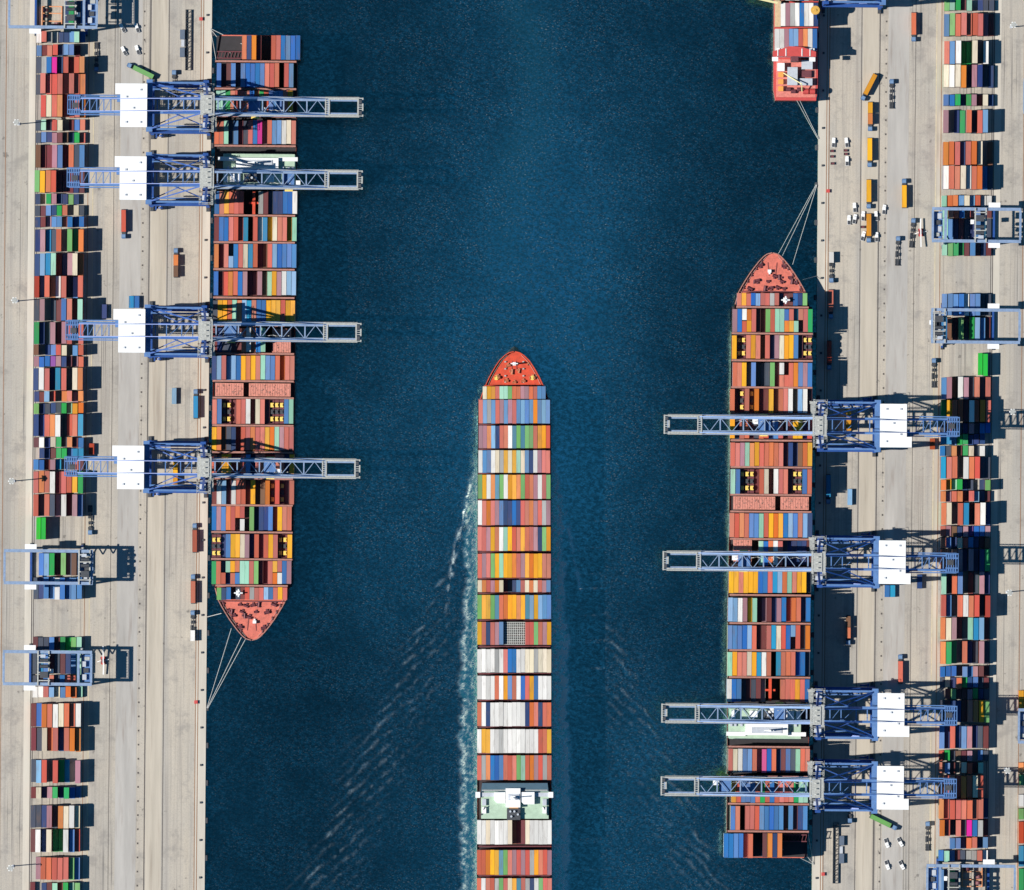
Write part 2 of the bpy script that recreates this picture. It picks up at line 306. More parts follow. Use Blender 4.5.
for side in 'LR':
    sw = 'left' if side == 'L' else 'right'
    root = bpy.data.objects.new('quay_ground', None)
    loc = W(xq(205.3, 445), 445, side); rz = RZ(side)
    far = -2600
    q = MB(); q.box(far, -7.2 * S, -1400, 1400, -6, QZ)
    o = q.build('quay_ground', conc); o.location = (*loc, 0); o.rotation_euler = (0, 0, rz); tag(o, kind='structure')
    q = MB(); q.box(-7.2 * S, 3.0 * S, -1400, 1400, -6, QZ + .05)
    o = q.build('quay_edge', edge_m); o.location = (*loc, 0); o.rotation_euler = (0, 0, rz); tag(o, kind='structure')
    def strip(name, xa, xb, m, z, ya=-1400, yb=1400):
        b = MB(); b.box((xa - 205.3) * S, (xb - 205.3) * S, ya, yb, QZ - .5, QZ + z)
        o = b.build(name, m); o.location = (*loc, 0); o.rotation_euler = (0, 0, rz); tag(o, kind='structure'); return o
    strip('quay_lane', 118, 139, grey_m, .03)
    strip('quay_lane', 148.6, 164.5, strip_m, .03)
    strip('quay_lane', 84.6, 90.0, strip_m, .03)
    strip('quay_lane', 26, 32.5, edge_m, .03)
    for x0, x1, m, z in ((146.9, 147.9, joint_m, .05), (165.3, 166.0, joint_m, .05), (197.2, 198.0, rail_m, .12), (199.6, 200.4, rail_m, .12),
                         (85.3, 86.1, rail_m, .08), (32.6, 33.3, joint_m, .08), (34.6, 35.2, joint_m, .08), (2.6, 3.4, rail_m, .06), (111.4, 111.9, joint_m, .045), (90.2, 91.2, mark_m, .04)):
        strip('crane_rail' if m is not mark_m else 'road_marking', x0, x1, m, z)
    b = MB()
    for i in range(-10, 76): b.box((141 - .8 - 205.3) * S, (141 + .8 - 205.3) * S, (445 - (12 + i * 14.1)) * S - .5, (445 - (12 + i * 14.1)) * S + .5, QZ - .2, QZ + .06)
    o = b.build('road_markings', joint_m); o.location = (*loc, 0); o.rotation_euler = (0, 0, rz); tag(o, kind='structure')

# ------------------------------------------------------------------ containers: collected first, built at the end
BOX = []      # every container one could see from above
LOWER = []    # boxes under them
def cont(px, py, ln, wd, ztop, code, side, rz, zbase=None, label=None, area=None, vertical=True, short=False):
    x, y = W(px, py, side); key = code
    if code in LOW: key = random.choice(LOW[code])
    BOX.append(dict(x=x, y=y, ln=ln * S, wd=wd * S, zt=ztop, key=key, rz=rz, label=label, area=ln * wd if area is None else area, short=short, low=code in LOW))
    if zbase is not None:
        z = ztop - 2.6
        while z > zbase + .5:
            LOWER.append((x, y, ln * S, wd * S, z, random.choice('rrrobnwcgksmRp'), rz)); z -= 2.6

# moored ship rows (left-hand ship as seen; the right-hand one is the same plan turned by half a turn)
H6, H4 = 6, 4
SHIP_ROWS = [   # y0, y1, x0, x1, string, second string (half containers), tiers
    (37.5, 61.5, 219, 301.3, '.....onoN..rrbsbb', None, 6), (65.3, 89, 218, 299.5, 'sNNsNsbbbsrrr.rs.', None, 6),
    (92.5, 116, 217.5, 298.5, 'eegrrrrbrgrsssry.', None, 6), (122, 145.5, 215.5, 297, 'rreNSNTrbqPrsswcr', None, 5),
    (192.4, 215, 216, 298.4, 'bryrrr...KMNNNbbw', None, 6), (218.4, 242, 215.5, 297.8, 'NbbrrrT.rwtycrrye', None, 6),
    (245, 268.5, 215.5, 297.6, 'oNrNbrctrMMrlbsss', 'oNrlbrctrMMrlbsss', 6), (272.3, 296, 215, 297.2, 'bNrorbpNMPMeypwll', None, 6),
    (301, 324, 214.3, 296.2, 'NyyreoltrbbyyyryY', None, 6), (328.5, 352.5, 213.8, 295.4, 'NNNNNNrwobe......', None, 5),
    (356, 380, 213, 295.6, 'nlrslbyoyressrorr', None, 5), (399.5, 424, 213.4, 294.4, 'rsXXMrrwMcrMXXXse', None, 4),
    (427, 450.3, 213, 294.6, 'yoMNnMrrorryoeprr', None, 4), (454.5, 477.2, 213, 295, 'rNyyMMrsNrrNMrrNy', None, 4),
    (480.2, 504, 213, 295, 'MwlMwrrMyMMoXrXMr', None, 4), (506.3, 530, 213, 292.5, 'bpsorrrMhNNNsMyrr', 'bpsorMwMhNNNsMyrr', 4),
    (534, 557.3, 212.8, 293, 'XXNsyycpNrMryrXXy', None, 4), (560.5, 583.3, 212.7, 292.3, 'grNeyoeerhMMryrbp', 'grrTrbeerhMMrowbp', 4),
    (587, 599.2, 217.8, 288, 'hnbMNNrkrrlbryr', None, 3)]
XRACK = []
LASH = [63.4, 90.7, 118, 147.5, 216.7, 243.5, 270.4, 298.5, 326.3, 354.2, 381.5, 398.2, 425.7, 452.4, 478.7, 505.2, 532, 558.9, 585.2]
ZD = 13.0
def obstructed(px, py, side):
    if any(abs(py - yc) < 15 for yc in (109, 181, 332, 467)): return .45
    return 1.
for side in 'LR':
    sw = 'left-hand' if side == 'L' else 'right-hand'
    rows = [r for r in SHIP_ROWS]
    for ri, (y0, y1, x0, x1, s1, s2, tiers) in enumerate(rows):
        frombow = ORD[len(rows) - 1 - ri]
        pitch = (x1 - x0) / len(s1); wd = pitch - .22; n_ = len(s1)
        for ci, ch in enumerate(s1):
            if ch == '.': continue
            if ch == 'Y': ch = 'y'
            cx_ = x0 + (ci + .5) * pitch; c2 = s2[ci] if s2 else ch
            pos = ci if side == 'L' else n_ - 1 - ci
            halves = [(y0, y1, ch, '')] if c2 == ch else ([((y0), (y0 + y1) / 2 - .35, ch, 'stern'), ((y0 + y1) / 2 + .35, y1, c2, 'bow')])
            for (a, b, cc, hv) in halves:
                if cc == '.': continue
                tr = tiers
                if cc in LOW: tr = max(1, tiers - random.choice((1, 1, 2, 2)))
                elif random.random() < .06 and tiers > 4: tr = tiers - 1
                zt = ZD + 1 + tr * 2.6 + random.uniform(-.1, .12)
                where = f'{ORD[pos]} from left, {frombow} row from bow, {sw} moored ship'
                if cc == 'X':
                    XRACK.append((cx_, (a + b) / 2, b - a, wd, ZD + 1 + 2.6 * 2.2, side, where)); continue
                key = cc
                sz = 'short ' if hv or (b - a) < 15 else ''
                kk = random.choice(LOW[cc]) if cc in LOW else cc
                lab = f"{'low-set ' if cc in LOW else ''}{sz}{CNAME[kk]} container{(' nearer ' + hv) if hv else ''}, {where}"
                ar = (b - a) * wd * obstructed(cx_, (a + b) / 2, side) * (.8 if cc in LOW else 1)
                cont(cx_ + random.uniform(-.07, .07), (a + b) / 2 + random.uniform(-.3, .3), b - a, wd, zt, kk, side, RZ(side), ZD + 1, lab, ar, short=bool(sz))

# sailing ship in the middle
MID = [(386.6, 399.2, 482.8, 545.5, 'cyyreegrrpprrss', 4), (400, 423.5, 478.8, 549.8, 'rlksrpsprslssosls', 6), (425.8, 448.2, 478.7, 549.9, 'ppolnrrwtgtggryyr', 6),
       (450.3, 472.6, 478.5, 549.9, 'wsswckycyecsnwprr', 6), (474.6, 498.5, 478.2, 550.3, 'gywotgwyyogropwrg', 6), (500.3, 524.6, 478, 550.3, 'wrorpsnnbnrroprkp', 6),
       (526.6, 550.2, 477.8, 550.4, 'rrpyoweyrryrrpngy', 6), (553, 577, 477.8, 550.6, 'rprgyeyyorpyoyyrr', 6), (579.6, 591.4, 477.8, 550.4, 'corpocNNNsrcocrps', 5),
       (594.2, 618, 477.6, 550.9, 'gyygtroyyoytlylss', 6), (621, 643.6, 477.5, 551, 'yrnrps.....rrgrpy', 6), (648, 671.2, 477.4, 551, 'wwwwkwrbbwwcckccc', 6),
       (674.6, 698, 477.4, 551, 'wwwwrwysrwbrybwww', 6), (701, 724.6, 477.4, 551, 'rwnwwwwwwwwnornrr', 6), (727.6, 751.2, 477.3, 551.1, 'wyywwkwwwwwwwwrry', 6),
       (753.6, 778, 477.3, 551.2, 'rkobbsrrrgeroprkr', 6), (818.2, 842, 477.2, 551.4, 'wwcwwwwcMMMcwwwww', 6), (848, 872.6, 477, 551.5, 'rroyytgrprprkyrrp', 5),
       (876, 900, 477, 551.6, 'rwrrkgrcytrknwgrr', 5)]
MZD = 15.0
for ri, (y0, y1, x0, x1, s1, tiers) in enumerate(MID):
    s1 = s1.replace('g', 'h').replace('t', 'a').replace('s', 'f')
    pitch = (x1 - x0) / len(s1)
    for ci, ch in enumerate(s1):
        if ch == '.': continue
        tr = tiers - (2 if ch in LOW else 0)
        lab = f"{CNAME.get(ch, 'dark')} {'short ' if y1 - y0 < 15 else ''}container, {ORD[ci]} from left, {ORD[ri]} row from bow of sailing middle ship"
        cont(x0 + (ci + .5) * pitch, (y0 + y1) / 2 + random.uniform(-.2, .2), y1 - y0, pitch - .16, MZD + 1 + tr * 2.6 + (random.uniform(-.1, .15)), ch, 'L', 0, MZD + 1, lab, (y1 - y0) * (pitch - .16), short=y1 - y0 < 15)

# yard blocks
YARD = [   # y0, y1, x0, pitch, tokens
    (1, 24, 36.5, 5.5, '. . . . . T1 g3 n1 s2'), (32, 43, 36.5, 5.5, 'w2 r3 k2 k1 N1 N1 s2 e3 b2'), (45, 56, 36.5, 5.5, 's2 N1 r2 r2 N1 s3 s3 N1 .'),
    (57.5, 74, 36.3, 5.5, 'N1 k3 b4 q4 N2 r3 N1 r4 o5'), (74.6, 95, 36, 5.6, 'N1 r5 r5 r5 r5 r5 r5 r4 o4'), (96, 118, 36, 5.6, 'N1 r5 c5 r5 o5 r3 r3 r3 o3'),
    (120, 131, 35.6, 5.55, 'N1 e2 N1 r3 c3 N1 N1 s2 r1'), (132.5, 143, 35.6, 5.55, 'N1 s1 N1 p2 M2 M2 N1 g2 r1'), (145, 168, 35.6, 5.55, 'M2 N1 N1 p2 s2 N1 r2 T2 s2'),
    (171, 193, 35.3, 5.5, 'h4 y4 o4 r4 N1 N1 N1 N1 N1'), (194, 204.5, 35.3, 5.5, 'N1 N1 g2 p2 N1 N1 h2 N1 .'), (205.5, 216, 35.2, 5.5, 'N1 N1 s2 n2 G2 r2 N1 c1 N1'),
    (216.7, 227.3, 35.2, 5.5, 'N1 M2 p2 s2 s2 N1 b3 b3 b3'), (229.5, 252, 35, 5.5, 'N1 p3 T1 T1 r4 N1 h4 g4 o4'), (253.5, 275.8, 34.8, 5.5, 'N1 l3 t3 e3 N1 N1 p4 c4 o3'),
    (276.3, 298, 34.6, 5.5, 'R3 N1 r5 o5 w5 r5 N1 s3 r4'), (299, 321.3, 34.5, 5.5, 'T2 p3 N1 N1 N1 s4 r4 N1 e4'), (322, 344.2, 34.4, 5.5, 'g3 n2 N1 p3 N1 p3 r3 N1 r2'),
    (345, 355.6, 34.2, 5.55, 'B2 N1 n1 s2 r2 c3 N1 s3 r3'), (356.4, 367, 34, 5.55, 'p2 b2 b2 v2 p2 n2 M2 p2 r2'), (368, 390.3, 34, 5.55, 'n3 w4 r4 N1 t4 r4 N1 c4 o4'),
    (391.3, 402, 33.9, 5.6, 'N1 N1 l3 r3 N1 o3 r3 p3 o3'), (403, 413.6, 33.9, 5.6, 'h3 N1 N1 N1 N1 g3 e3 y3 o3'), (414.4, 436.4, 33.8, 5.6, 'N2 N2 r4 o4 w4 N2 r4 r4 t4'),
    (437.3, 447.6, 33.8, 5.6, 'N1 w2 N1 c2 g2 N1 o2 N1 b2'), (448.3, 458.7, 33.8, 5.6, 'N1 n2 n1 N1 g2 g2 s1 t3 t3'), (459.5, 470, 33.8, 5.6, 'b2 b2 N1 p2 T1 N1 N1 r2 N1'),
    (471, 493, 33.8, 5.55, 'r3 o3 r3 w3 M2 r3 r3 y3 g3'), (494, 516, 33.7, 5.55, 'r3 N1 r3 d3 p3 w3 M1 p3 s3'), (517.3, 539.6, 36.6, 5.0, 'V2 V2 . . . . . . .'),
    (553, 575.5, 33.4, 5.5, 'N1 s2 l3 g3 N1 h3 N1 B3 t2'), (577, 599, 33.2, 5.5, 'N1 T1 s3 s3 w3 b3 s3 s3 s3'), (637, 651, 32.8, 5.5, 'N1 N1 N1 s2 N1 g2 g2 h2 e2'),
    (653, 674, 32.7, 5.5, 'N1 T1 s2 N1 N1 N1 N1 s3 e3'), (675, 685.5, 32.6, 5.5, 'N1 N1 s2 r2 N1 b2 r3 r3 e2'), (686.3, 697.4, 32.5, 5.6, 'w1 w1 r2 l2 c2 s2 o2 o2 e2'),
    (703, 726.5, 31.4, 5.6, 'N2 b3 o5 r5 w5 c5 r5 r4 w4'), (727.5, 751, 31.2, 5.6, 'M1 N1 c4 o4 r4 n3 r4 o4 o4'), (759.5, 782.5, 31, 5.6, 'N1 l3 r4 N1 r4 G2 T1 N1 p3'),
    (786.5, 798, 30.8, 5.6, 'N1 c3 N1 p3 g4 N1 g4 b3 s2'), (805, 827.5, 30.6, 5.6, 'N1 N1 n2 p4 N1 o4 c4 w3 c3'), (828.5, 851.5, 30.4, 5.6, 'N1 w3 N1 c4 G1 G1 w4 s3 r3'),
    (856.5, 879, 30.2, 5.6, 'N1 p2 r4 r4 r4 r4 r4 h3 s2'), (882, 893, 30, 5.6, 'N1 N1 n1 N1 e2 N1 g3 e2 h2')]
for side in 'LR':
    for ri, (y0, y1, x0, pitch, toks) in enumerate(YARD):
        for ci, tk in enumerate(toks.split()):
            if tk == '.': continue
            ch, tr = tk[0], int(tk[1:])
            if tr > 1: tr = max(1, tr + random.choice((-1, 0, 0, 0, 0, 0, 0, 1)))
            if ch == 'N' and random.random() < .22: continue
            cont(x0 + (ci + .5) * pitch + random.uniform(-.22, .22), (y0 + y1) / 2 + random.uniform(-.5, .5), y1 - y0 - .3, pitch - .6, QZ + tr * 2.6 + .15, ch, side, RZ(side), QZ, None, 1)
# the edge of the next yard block, at the far right
for i, (y0, y1, ch) in enumerate([(690, 712, 'y'), (762, 773, 'o'), (774, 785, 'h'), (794, 806, 'w'), (808, 819, 'h'), (821, 843, 'R'), (845, 866, 't'), (868, 890, 'g')]):
    for k in range(3):
        cont(1020.5 + k * 5.6, (y0 + y1) / 2, y1 - y0 - .3, 4.9, QZ + (3 - k % 2) * 2.6, ch if k == 0 else 'r', 'L', 0, QZ, None, 1)

# ------------------------------------------------------------------ ship-to-shore crane
def sts_crane():
    r = empty('ship_to_shore_crane', cat='quay crane')
    LX, WX, LY = -28 * S, 28 * S, 23 * S; GYW = 7 * S
    for x in (LX, WX):
        for s in (-1, 1):
            MB().bar((x, s * LY, 2.2), (x, s * LY, 46), 2.0, 1.7).build('leg', cblue, r)
            b = MB(); b.box(x - .9, x + .9, s * LY - 4.2, s * LY + 4.2, .5, 1.6)
            for k in (-3, -1, 1, 3): b.cyl((x, s * LY + k, .55), .55, 1.1, 'x', 10)
            b.build('bogie', cdark, r)
        MB().box(x - 1.0, x + 1.0, -LY - 2, LY + 2, 1.6, 3.4).build('sill_beam', cblue, r)
    for s in (-1, 1):
        MB().box(LX - 1.2, WX + 1.2, s * LY - 1.6, s * LY + 1.6, 15, 18.6).build('portal_beam', cblue, r)
        b = MB(); b.box(LX, WX, s * (LY - 2.6) - .35, s * (LY - 2.6) + .35, 18.3, 18.45)
        for k in range(14): b.box(LX + 1 + k * 2.3, LX + 1.12 + k * 2.3, s * (LY - 3) - .06, s * (LY - 3) + .06, 18.45, 19.5)
        b.box(LX, WX, s * (LY - 3) - .05, s * (LY - 3) + .05, 19.45, 19.55); b.build('portal_walkway', csteel, r)
        MB().bar((WX, s * (LY - .4), 18.4), (LX + 14 * S, s * (LY - .4), 31), .9, .9).build('knee_brace', cblue, r)
        MB().bar((LX + 1, s * (LY - 1), 45.2), (2 * S, s * (GYW + 1), 48.4), .6, .6).build('plan_brace', cblue, r)
        MB().bar((LX, s * (LY - .3), 18), (WX, s * (LY - .3), 44), 1.1, 1.1).build('diagonal_brace', cblue, r)
        MB().box(LX - .6, WX + .6, s * LY - .55, s * LY + .55, 44.2, 45.6).build('tie_beam', csteel, r)
    MB().box(LX - 1.7, LX + 1.7, -LY - 1.6, LY + 1.6, 45.6, 48).build('cross_beam', csteel, r)
    MB().box(WX - 1.5, WX + 1.5, -LY - 1.4, LY + 1.4, 45.6, 48).build('cross_beam', cblue, r)
    GY = 7.0 * S
    # boom: two girders, ties, cross bracing, tip frame
    b = MB()
    for s in (-1, 1):
        b.box(WX + 1.5, 180 * S, s * GY - .75, s * GY + .75, 46.6, 49, 0, 1)
        b.box(WX + 1.5, 180 * S, s * (GY + 1.25) - .45, s * (GY + 1.25) + .45, 48.5, 48.62, 2)
    for u in (40, 62, 84, 105, 128, 149, 180): b.box(u * S - .35, u * S + .35, -GY, GY, 47.2, 48.6, 1)
    for u0, u1 in ((40, 62), (62, 84), (84, 105), (105, 128), (128, 149)):
        b.bar((u0 * S, -GY, 48.2), ((u0 + u1) / 2 * S, GY, 48.2), .38, .4, 1); b.bar(((u0 + u1) / 2 * S, GY, 48.2), (u1 * S, -GY, 48.2), .38, .4, 1)
    b.build('boom', [cblue, cboom, cgrey], r)
    t = MB()
    for u0, u1, v0, v1 in ((146, 147.2, -9, 9), (149.6, 150.8, -9, 9), (178, 179.4, -9.5, 9.5), (182.6, 184, -9.5, 9.5), (150.8, 178, -9, -7.2), (150.8, 178, 7.2, 9)): t.box(u0 * S, u1 * S, v0 * S, v1 * S, 49.1, 49.4)
    for k in range(9):
        v = -8.6 + k * 2.15
        for u0, u1 in ((147.2, 149.6), (179.4, 182.6)): t.box(u0 * S, u1 * S, (v - .35) * S, (v + .35) * S, 49.15, 49.35)
    for k in range(9):
        u = 146 + k * 4.5
        for v in (-9, 9): t.box(u * S - .12, u * S + .12, v * S - .12, v * S + .12, 49.4, 50.7)
    for v in (-9, 9): t.box(146 * S, 184 * S, v * S - .12, v * S + .12, 50.6, 50.75)
    t.build('boom_tip_platform', cgrey, r)
    for v in (-7.5, 3.5): MB().box(179.6 * S, 182.4 * S, v * S, (v + 3.6) * S, 49.4, 51).build('sheave_housing', cdark, r)
    t = MB()      # hanging cable chain and walkway brackets along the boom
    for k in range(25):
        u = 40 + k * 4.3; t.box(u * S - .1, u * S + .1, (8.2 + .2) * S, (9.6) * S, 48.2, 48.4); t.box(u * S - .1, u * S + .1, -9.6 * S, -8.4 * S, 48.2, 48.4)
    t.box(38 * S, 146 * S, 9.5 * S, 9.9 * S, 48.6, 48.8); t.box(38 * S, 146 * S, -9.9 * S, -9.5 * S, 48.6, 48.8)
    t.build('boom_handrail', csteel, r)
    t = MB()
    for k in range(22):
        u = 42 + k * 3.2; t.bar((u * S, -2.4 + .3 * (k % 3), 46.6 - 1.0 * (k % 2)), ((u + 3.2) * S, -2.4 + .3 * ((k + 1) % 3), 46.6 - 1.0 * ((k + 1) % 2)), .28, .28)
    t.build('festoon_cable', cgrey, r)
    b = MB()
    for s in (-1, 1):
        b.box(-107 * S, WX - 1.5, s * GY - .7, s * GY + .7, 48.1, 50.2, 0, 1)
        b.box(-107 * S, LX - 3, s * (GY + 1.5) - .3, s * (GY + 1.5) + .3, 49.8, 49.95, 1)
    for u in (-107, -99, -94, -87, -80, -73, -66, -20, -9, 6, 17): b.box(u * S - .28, u * S + .28, -GY, GY, 48.6, 49.8, 1)
    for u0, u1 in ((-94, -87), (-87, -80), (-80, -73), (-73, -66), (-9, 6), (6, 17)): b.bar((u0 * S, -GY, 49.3), (u1 * S, GY, 49.3), .28, .3, 1)
    b.build('backreach_girder', [cblue, csteel], r)
    b = MB()
    for k in range(6): b.box((-109 + k * 2.3) * S, (-108.2 + k * 2.3) * S, -9.5 * S, 9.5 * S, 50.4, 50.7)
    for v in (-9.6, -5.5, 4.4, 8.4): b.box(-109 * S, -96 * S, v * S, (v + 1.2) * S, 50.45, 50.65)
    for k in range(8): b.box((-109 + k * 1.9) * S, (-109 + k * 1.9) * S + .16, -9.6 * S, -9.4 * S, 50.7, 51.8); b.box((-109 + k * 1.9) * S, (-109 + k * 1.9) * S + .16, 9.4 * S, 9.6 * S, 50.7, 51.8)
    for v in (-9.5, 9.5): b.box(-109 * S, -95.6 * S, v * S - .08, v * S + .08, 51.7, 51.85)
    b.build('backreach_platform', csteel, r)
    MB().box(-104 * S, -98 * S, -3 * S, 2 * S, 49.9, 51.6).build('rope_tensioner', cdark, r)
    h = MB(); h.prism([(-55.5 * S, -21.5 * S), (-30 * S, -21.5 * S), (-30 * S, 20.5 * S), (-60.5 * S, 20.5 * S), (-60.5 * S, 11 * S), (-55.5 * S, 11 * S)], 50.3, 57)
    hh = h.build('machinery_house', ckpaint, r)
    a = MB(); a.prism([(-56.1 * S, -22 * S), (-29.6 * S, -22 * S), (-29.6 * S, 21 * S), (-61.1 * S, 21 * S), (-61.1 * S, 10.5 * S), (-56.1 * S, 10.5 * S)], 57, 57.5)
    for v in (-14, -7, 0, 7, 14): a.box(-55.5 * S, -30 * S, v * S - .06, v * S + .06, 57.5, 57.58)
    ro = a.build('roof', cwhite, hh)
    for (u, v) in ((-50, -17), (-36, -17), (-50, 8), (-36, 15), (-43, -3)): MB().box(u * S - .5, u * S + .5, v * S - .5, v * S + .5, 57.5, 58.1).build('roof_vent', ckpaint, hh)
    MB().box(-59.5 * S, -56.1 * S, 3 * S, 10 * S, 50.3, 54.5).build('electric_cabinet', csteel, r)
    # pylon over the waterside legs
    for s in (-1, 1):
        MB().bar((WX, s * LY * .95, 48), (WX + 1.8, s * GY, 72), 1.2, 1.2).build('pylon_leg', cblue, r)
        MB().bar((WX + 1.8, s * GY, 72), (WX - 42 * S, s * GY, 50.2), .9, .9).build('pylon_backstrut', cblue, r)
        MB().bar((WX + 1.8, s * GY, 71.5), (104 * S, s * GY, 49.2), .45, .5).build('forestay', csteel, r)
        MB().bar((WX + 1.8, s * (GY + .5), 72.3), (148 * S, s * (GY + .5), 49.2), .4, .45).build('forestay', csteel, r)
        MB().bar((WX + 1.8, s * (GY - .5), 72.3), (-96 * S, s * (GY - .5), 50.4), .35, .4).build('backstay', cblue, r)
    for s in (-1, 1):
        MB().bar((WX + 1.2, s * GY, 70), (LX + 1.2, s * LY * .98, 48), .75, .75).build('pylon_side_strut', cblue, r)
        MB().bar((WX, s * (LY - 1.5), 48.1), (LX + 22 * S, s * GY * .9, 49.6), .6, .5).build('wind_brace', cblue, r)
    b = MB(); b.box(WX - .4, WX + 4.4, -GY - 1.2, GY + 1.2, 72, 73.4); b.box(WX + 4.6, WX + 5.6, -GY - 2.2, GY + 2.2, 72.6, 72.9); b.box(WX - 2.2, WX - .4, -GY - 2.2, GY + 2.2, 72.6, 72.9)
    for v in (-3, 0, 3): b.cyl((WX + 2, v, 74), .9, .5, 'y', 12)
    b.build('pylon_head', cgrey, r)
    # zig-zag stairs and landings up the waterside frame
    b = MB()
    for k in range(8):
        y0 = LY * .35 - (k % 2) * 4 - 15; z = 20 + k * 3.2
        b.bar((WX + 3.2 + (k % 2) * 1.5, -LY + 1, z), (WX + 3.2 + (k % 2) * 1.5, -LY + 8.2, z + 3.2), 1.0, .25)
        b.box(WX + 2.2, WX + 5.6, -LY + (8 if k % 2 else -.6), -LY + (9.4 if k % 2 else .8), z + 3.1, z + 3.25)
    for x in (WX + 2.2, WX + 5.6):
        for y in (-LY - .6, -LY + 9.4): b.box(x - .12, x + .12, y - .12, y + .12, 18, 47)
    b.build('stair_tower', cgrey, r)
    b = MB()
    for (u0, u1, v0, v1, z) in ((33.8, 35.8, -26, 22, 48.3), (22, 23.6, -24, 20, 48.3)):
        b.box(u0 * S, u0 * S + .15, v0 * S, v1 * S, z, z + .2); b.box(u1 * S - .15, u1 * S, v0 * S, v1 * S, z, z + .2)
        k = v0
        while k < v1: b.box(u0 * S + .15, u1 * S - .15, k * S, (k + .7) * S, z + .02, z + .16); k += 1.5
    for v in (-25.4, -20, -14.4, -9, 8.2, 12, 16, 20.4):
        for dv in (0, 1.3): b.box(23.6 * S, 33.8 * S, (v + dv) * S, (v + dv + .55) * S, 48.25, 48.45)
    for k in range(13):
        v = -26 + k * 4
        for u in (22.2, 35.8): b.box(u * S - .1, u * S + .1, v * S - .1, v * S + .1, 48.5, 49.8)
    for u in (22.2, 35.8): b.box(u * S - .09, u * S + .09, -26 * S, 22 * S, 49.7, 49.85)
    b.build('hinge_platform', cgrey, r)
    for (u, v, su, sv, z0, z1) in ((28, -19, 6, 5, 48.4, 50.6), (29, 16, 7, 4, 48.4, 51), (28, 3, 5, 4, 49.4, 51.4)):
        MB().box((u - su / 2) * S, (u + su / 2) * S, (v - sv / 2) * S, (v + sv / 2) * S, z0, z1).build('winch_cabinet', ckpaint, r)
    # trolley and operator's cab under the boom
    t = MB(); t.box(70 * S, 82 * S, -GY + .4, GY - .4, 45.2, 46.4); tt = t.build('trolley', csteel, r)
    c = MB(); c.box(82.5 * S, 88 * S, -GY + .6, -GY + 3.4, 42.6, 45.4); cc = c.build('operator_cab', cwhite, tt)
    MB().box(88 * S, 88 * S + .06, -GY + .8, -GY + 3.2, 43, 45).build('cab_window', cglass, cc)
    MB().box(72 * S, 80 * S, -6.2, 6.2, 30, 30.8).build('spreader', ymach, r)
    b = MB(); b.box(LX + 2, LX + 2.9, -LY - 1.2, -LY - 3.6, 3, 8); b.cyl((LX + 5, -LY - 2.4, 5.2), 2.1, 1.0, 'y', 20); b.build('cable_reel', cblue, r)
    return r
STS = Proto(sts_crane())
nm4 = ['topmost', 'second from top', 'third from top', 'lowest']
for side in 'LR':
    sw = 'left' if side == 'L' else 'right'
    for i, y in enumerate((109, 181, 332, 467)):
        k = i if side == 'L' else 3 - i
        if side == 'L': lab = f'blue gantry crane with white machinery house, {nm4[k]} of four on left quay'
        else: lab = f'blue gantry crane with white machinery house, {nm4[k]} of four on right quay'
        STS_O = STS.put((*W(xq(178, y), y, side), QZ), RZ(side), lab, 'ship-to-shore cranes along the quays')
        du = (0, 34, -22, 18, 44, -10, 27, 8)[i + (4 if side == 'R' else 0)] * S
        for ch in STS_O.children:
            if ch.name.split('.')[0] in ('trolley', 'spreader'): ch.location.x = du
STS_O = STS.put((*W(xq(176.5, 910), 910, 'R'), QZ), RZ('R'), 'blue gantry crane cut off by the top edge, beside the small red ship', 'ship-to-shore cranes along the quays')
_gx, _gy = W(814, 12); _c = STS_O.matrix_basis.inverted() @ Vector((_gx, _gy, 24))
_g = MB().cyl((0, 0, 0), 2.5, 1.0, 'z', 24).cyl((0, 0, .7), .8, .5, 'z', 12).build('spare_cable_reel', gold_m, STS_O); _g.location = _c
MB().bar((0, 0, 0), (Vector((_c.x - 1.5, _c.y + 8, 16)) - _c), .6, .6).build('reel_bracket', cblue, _g)

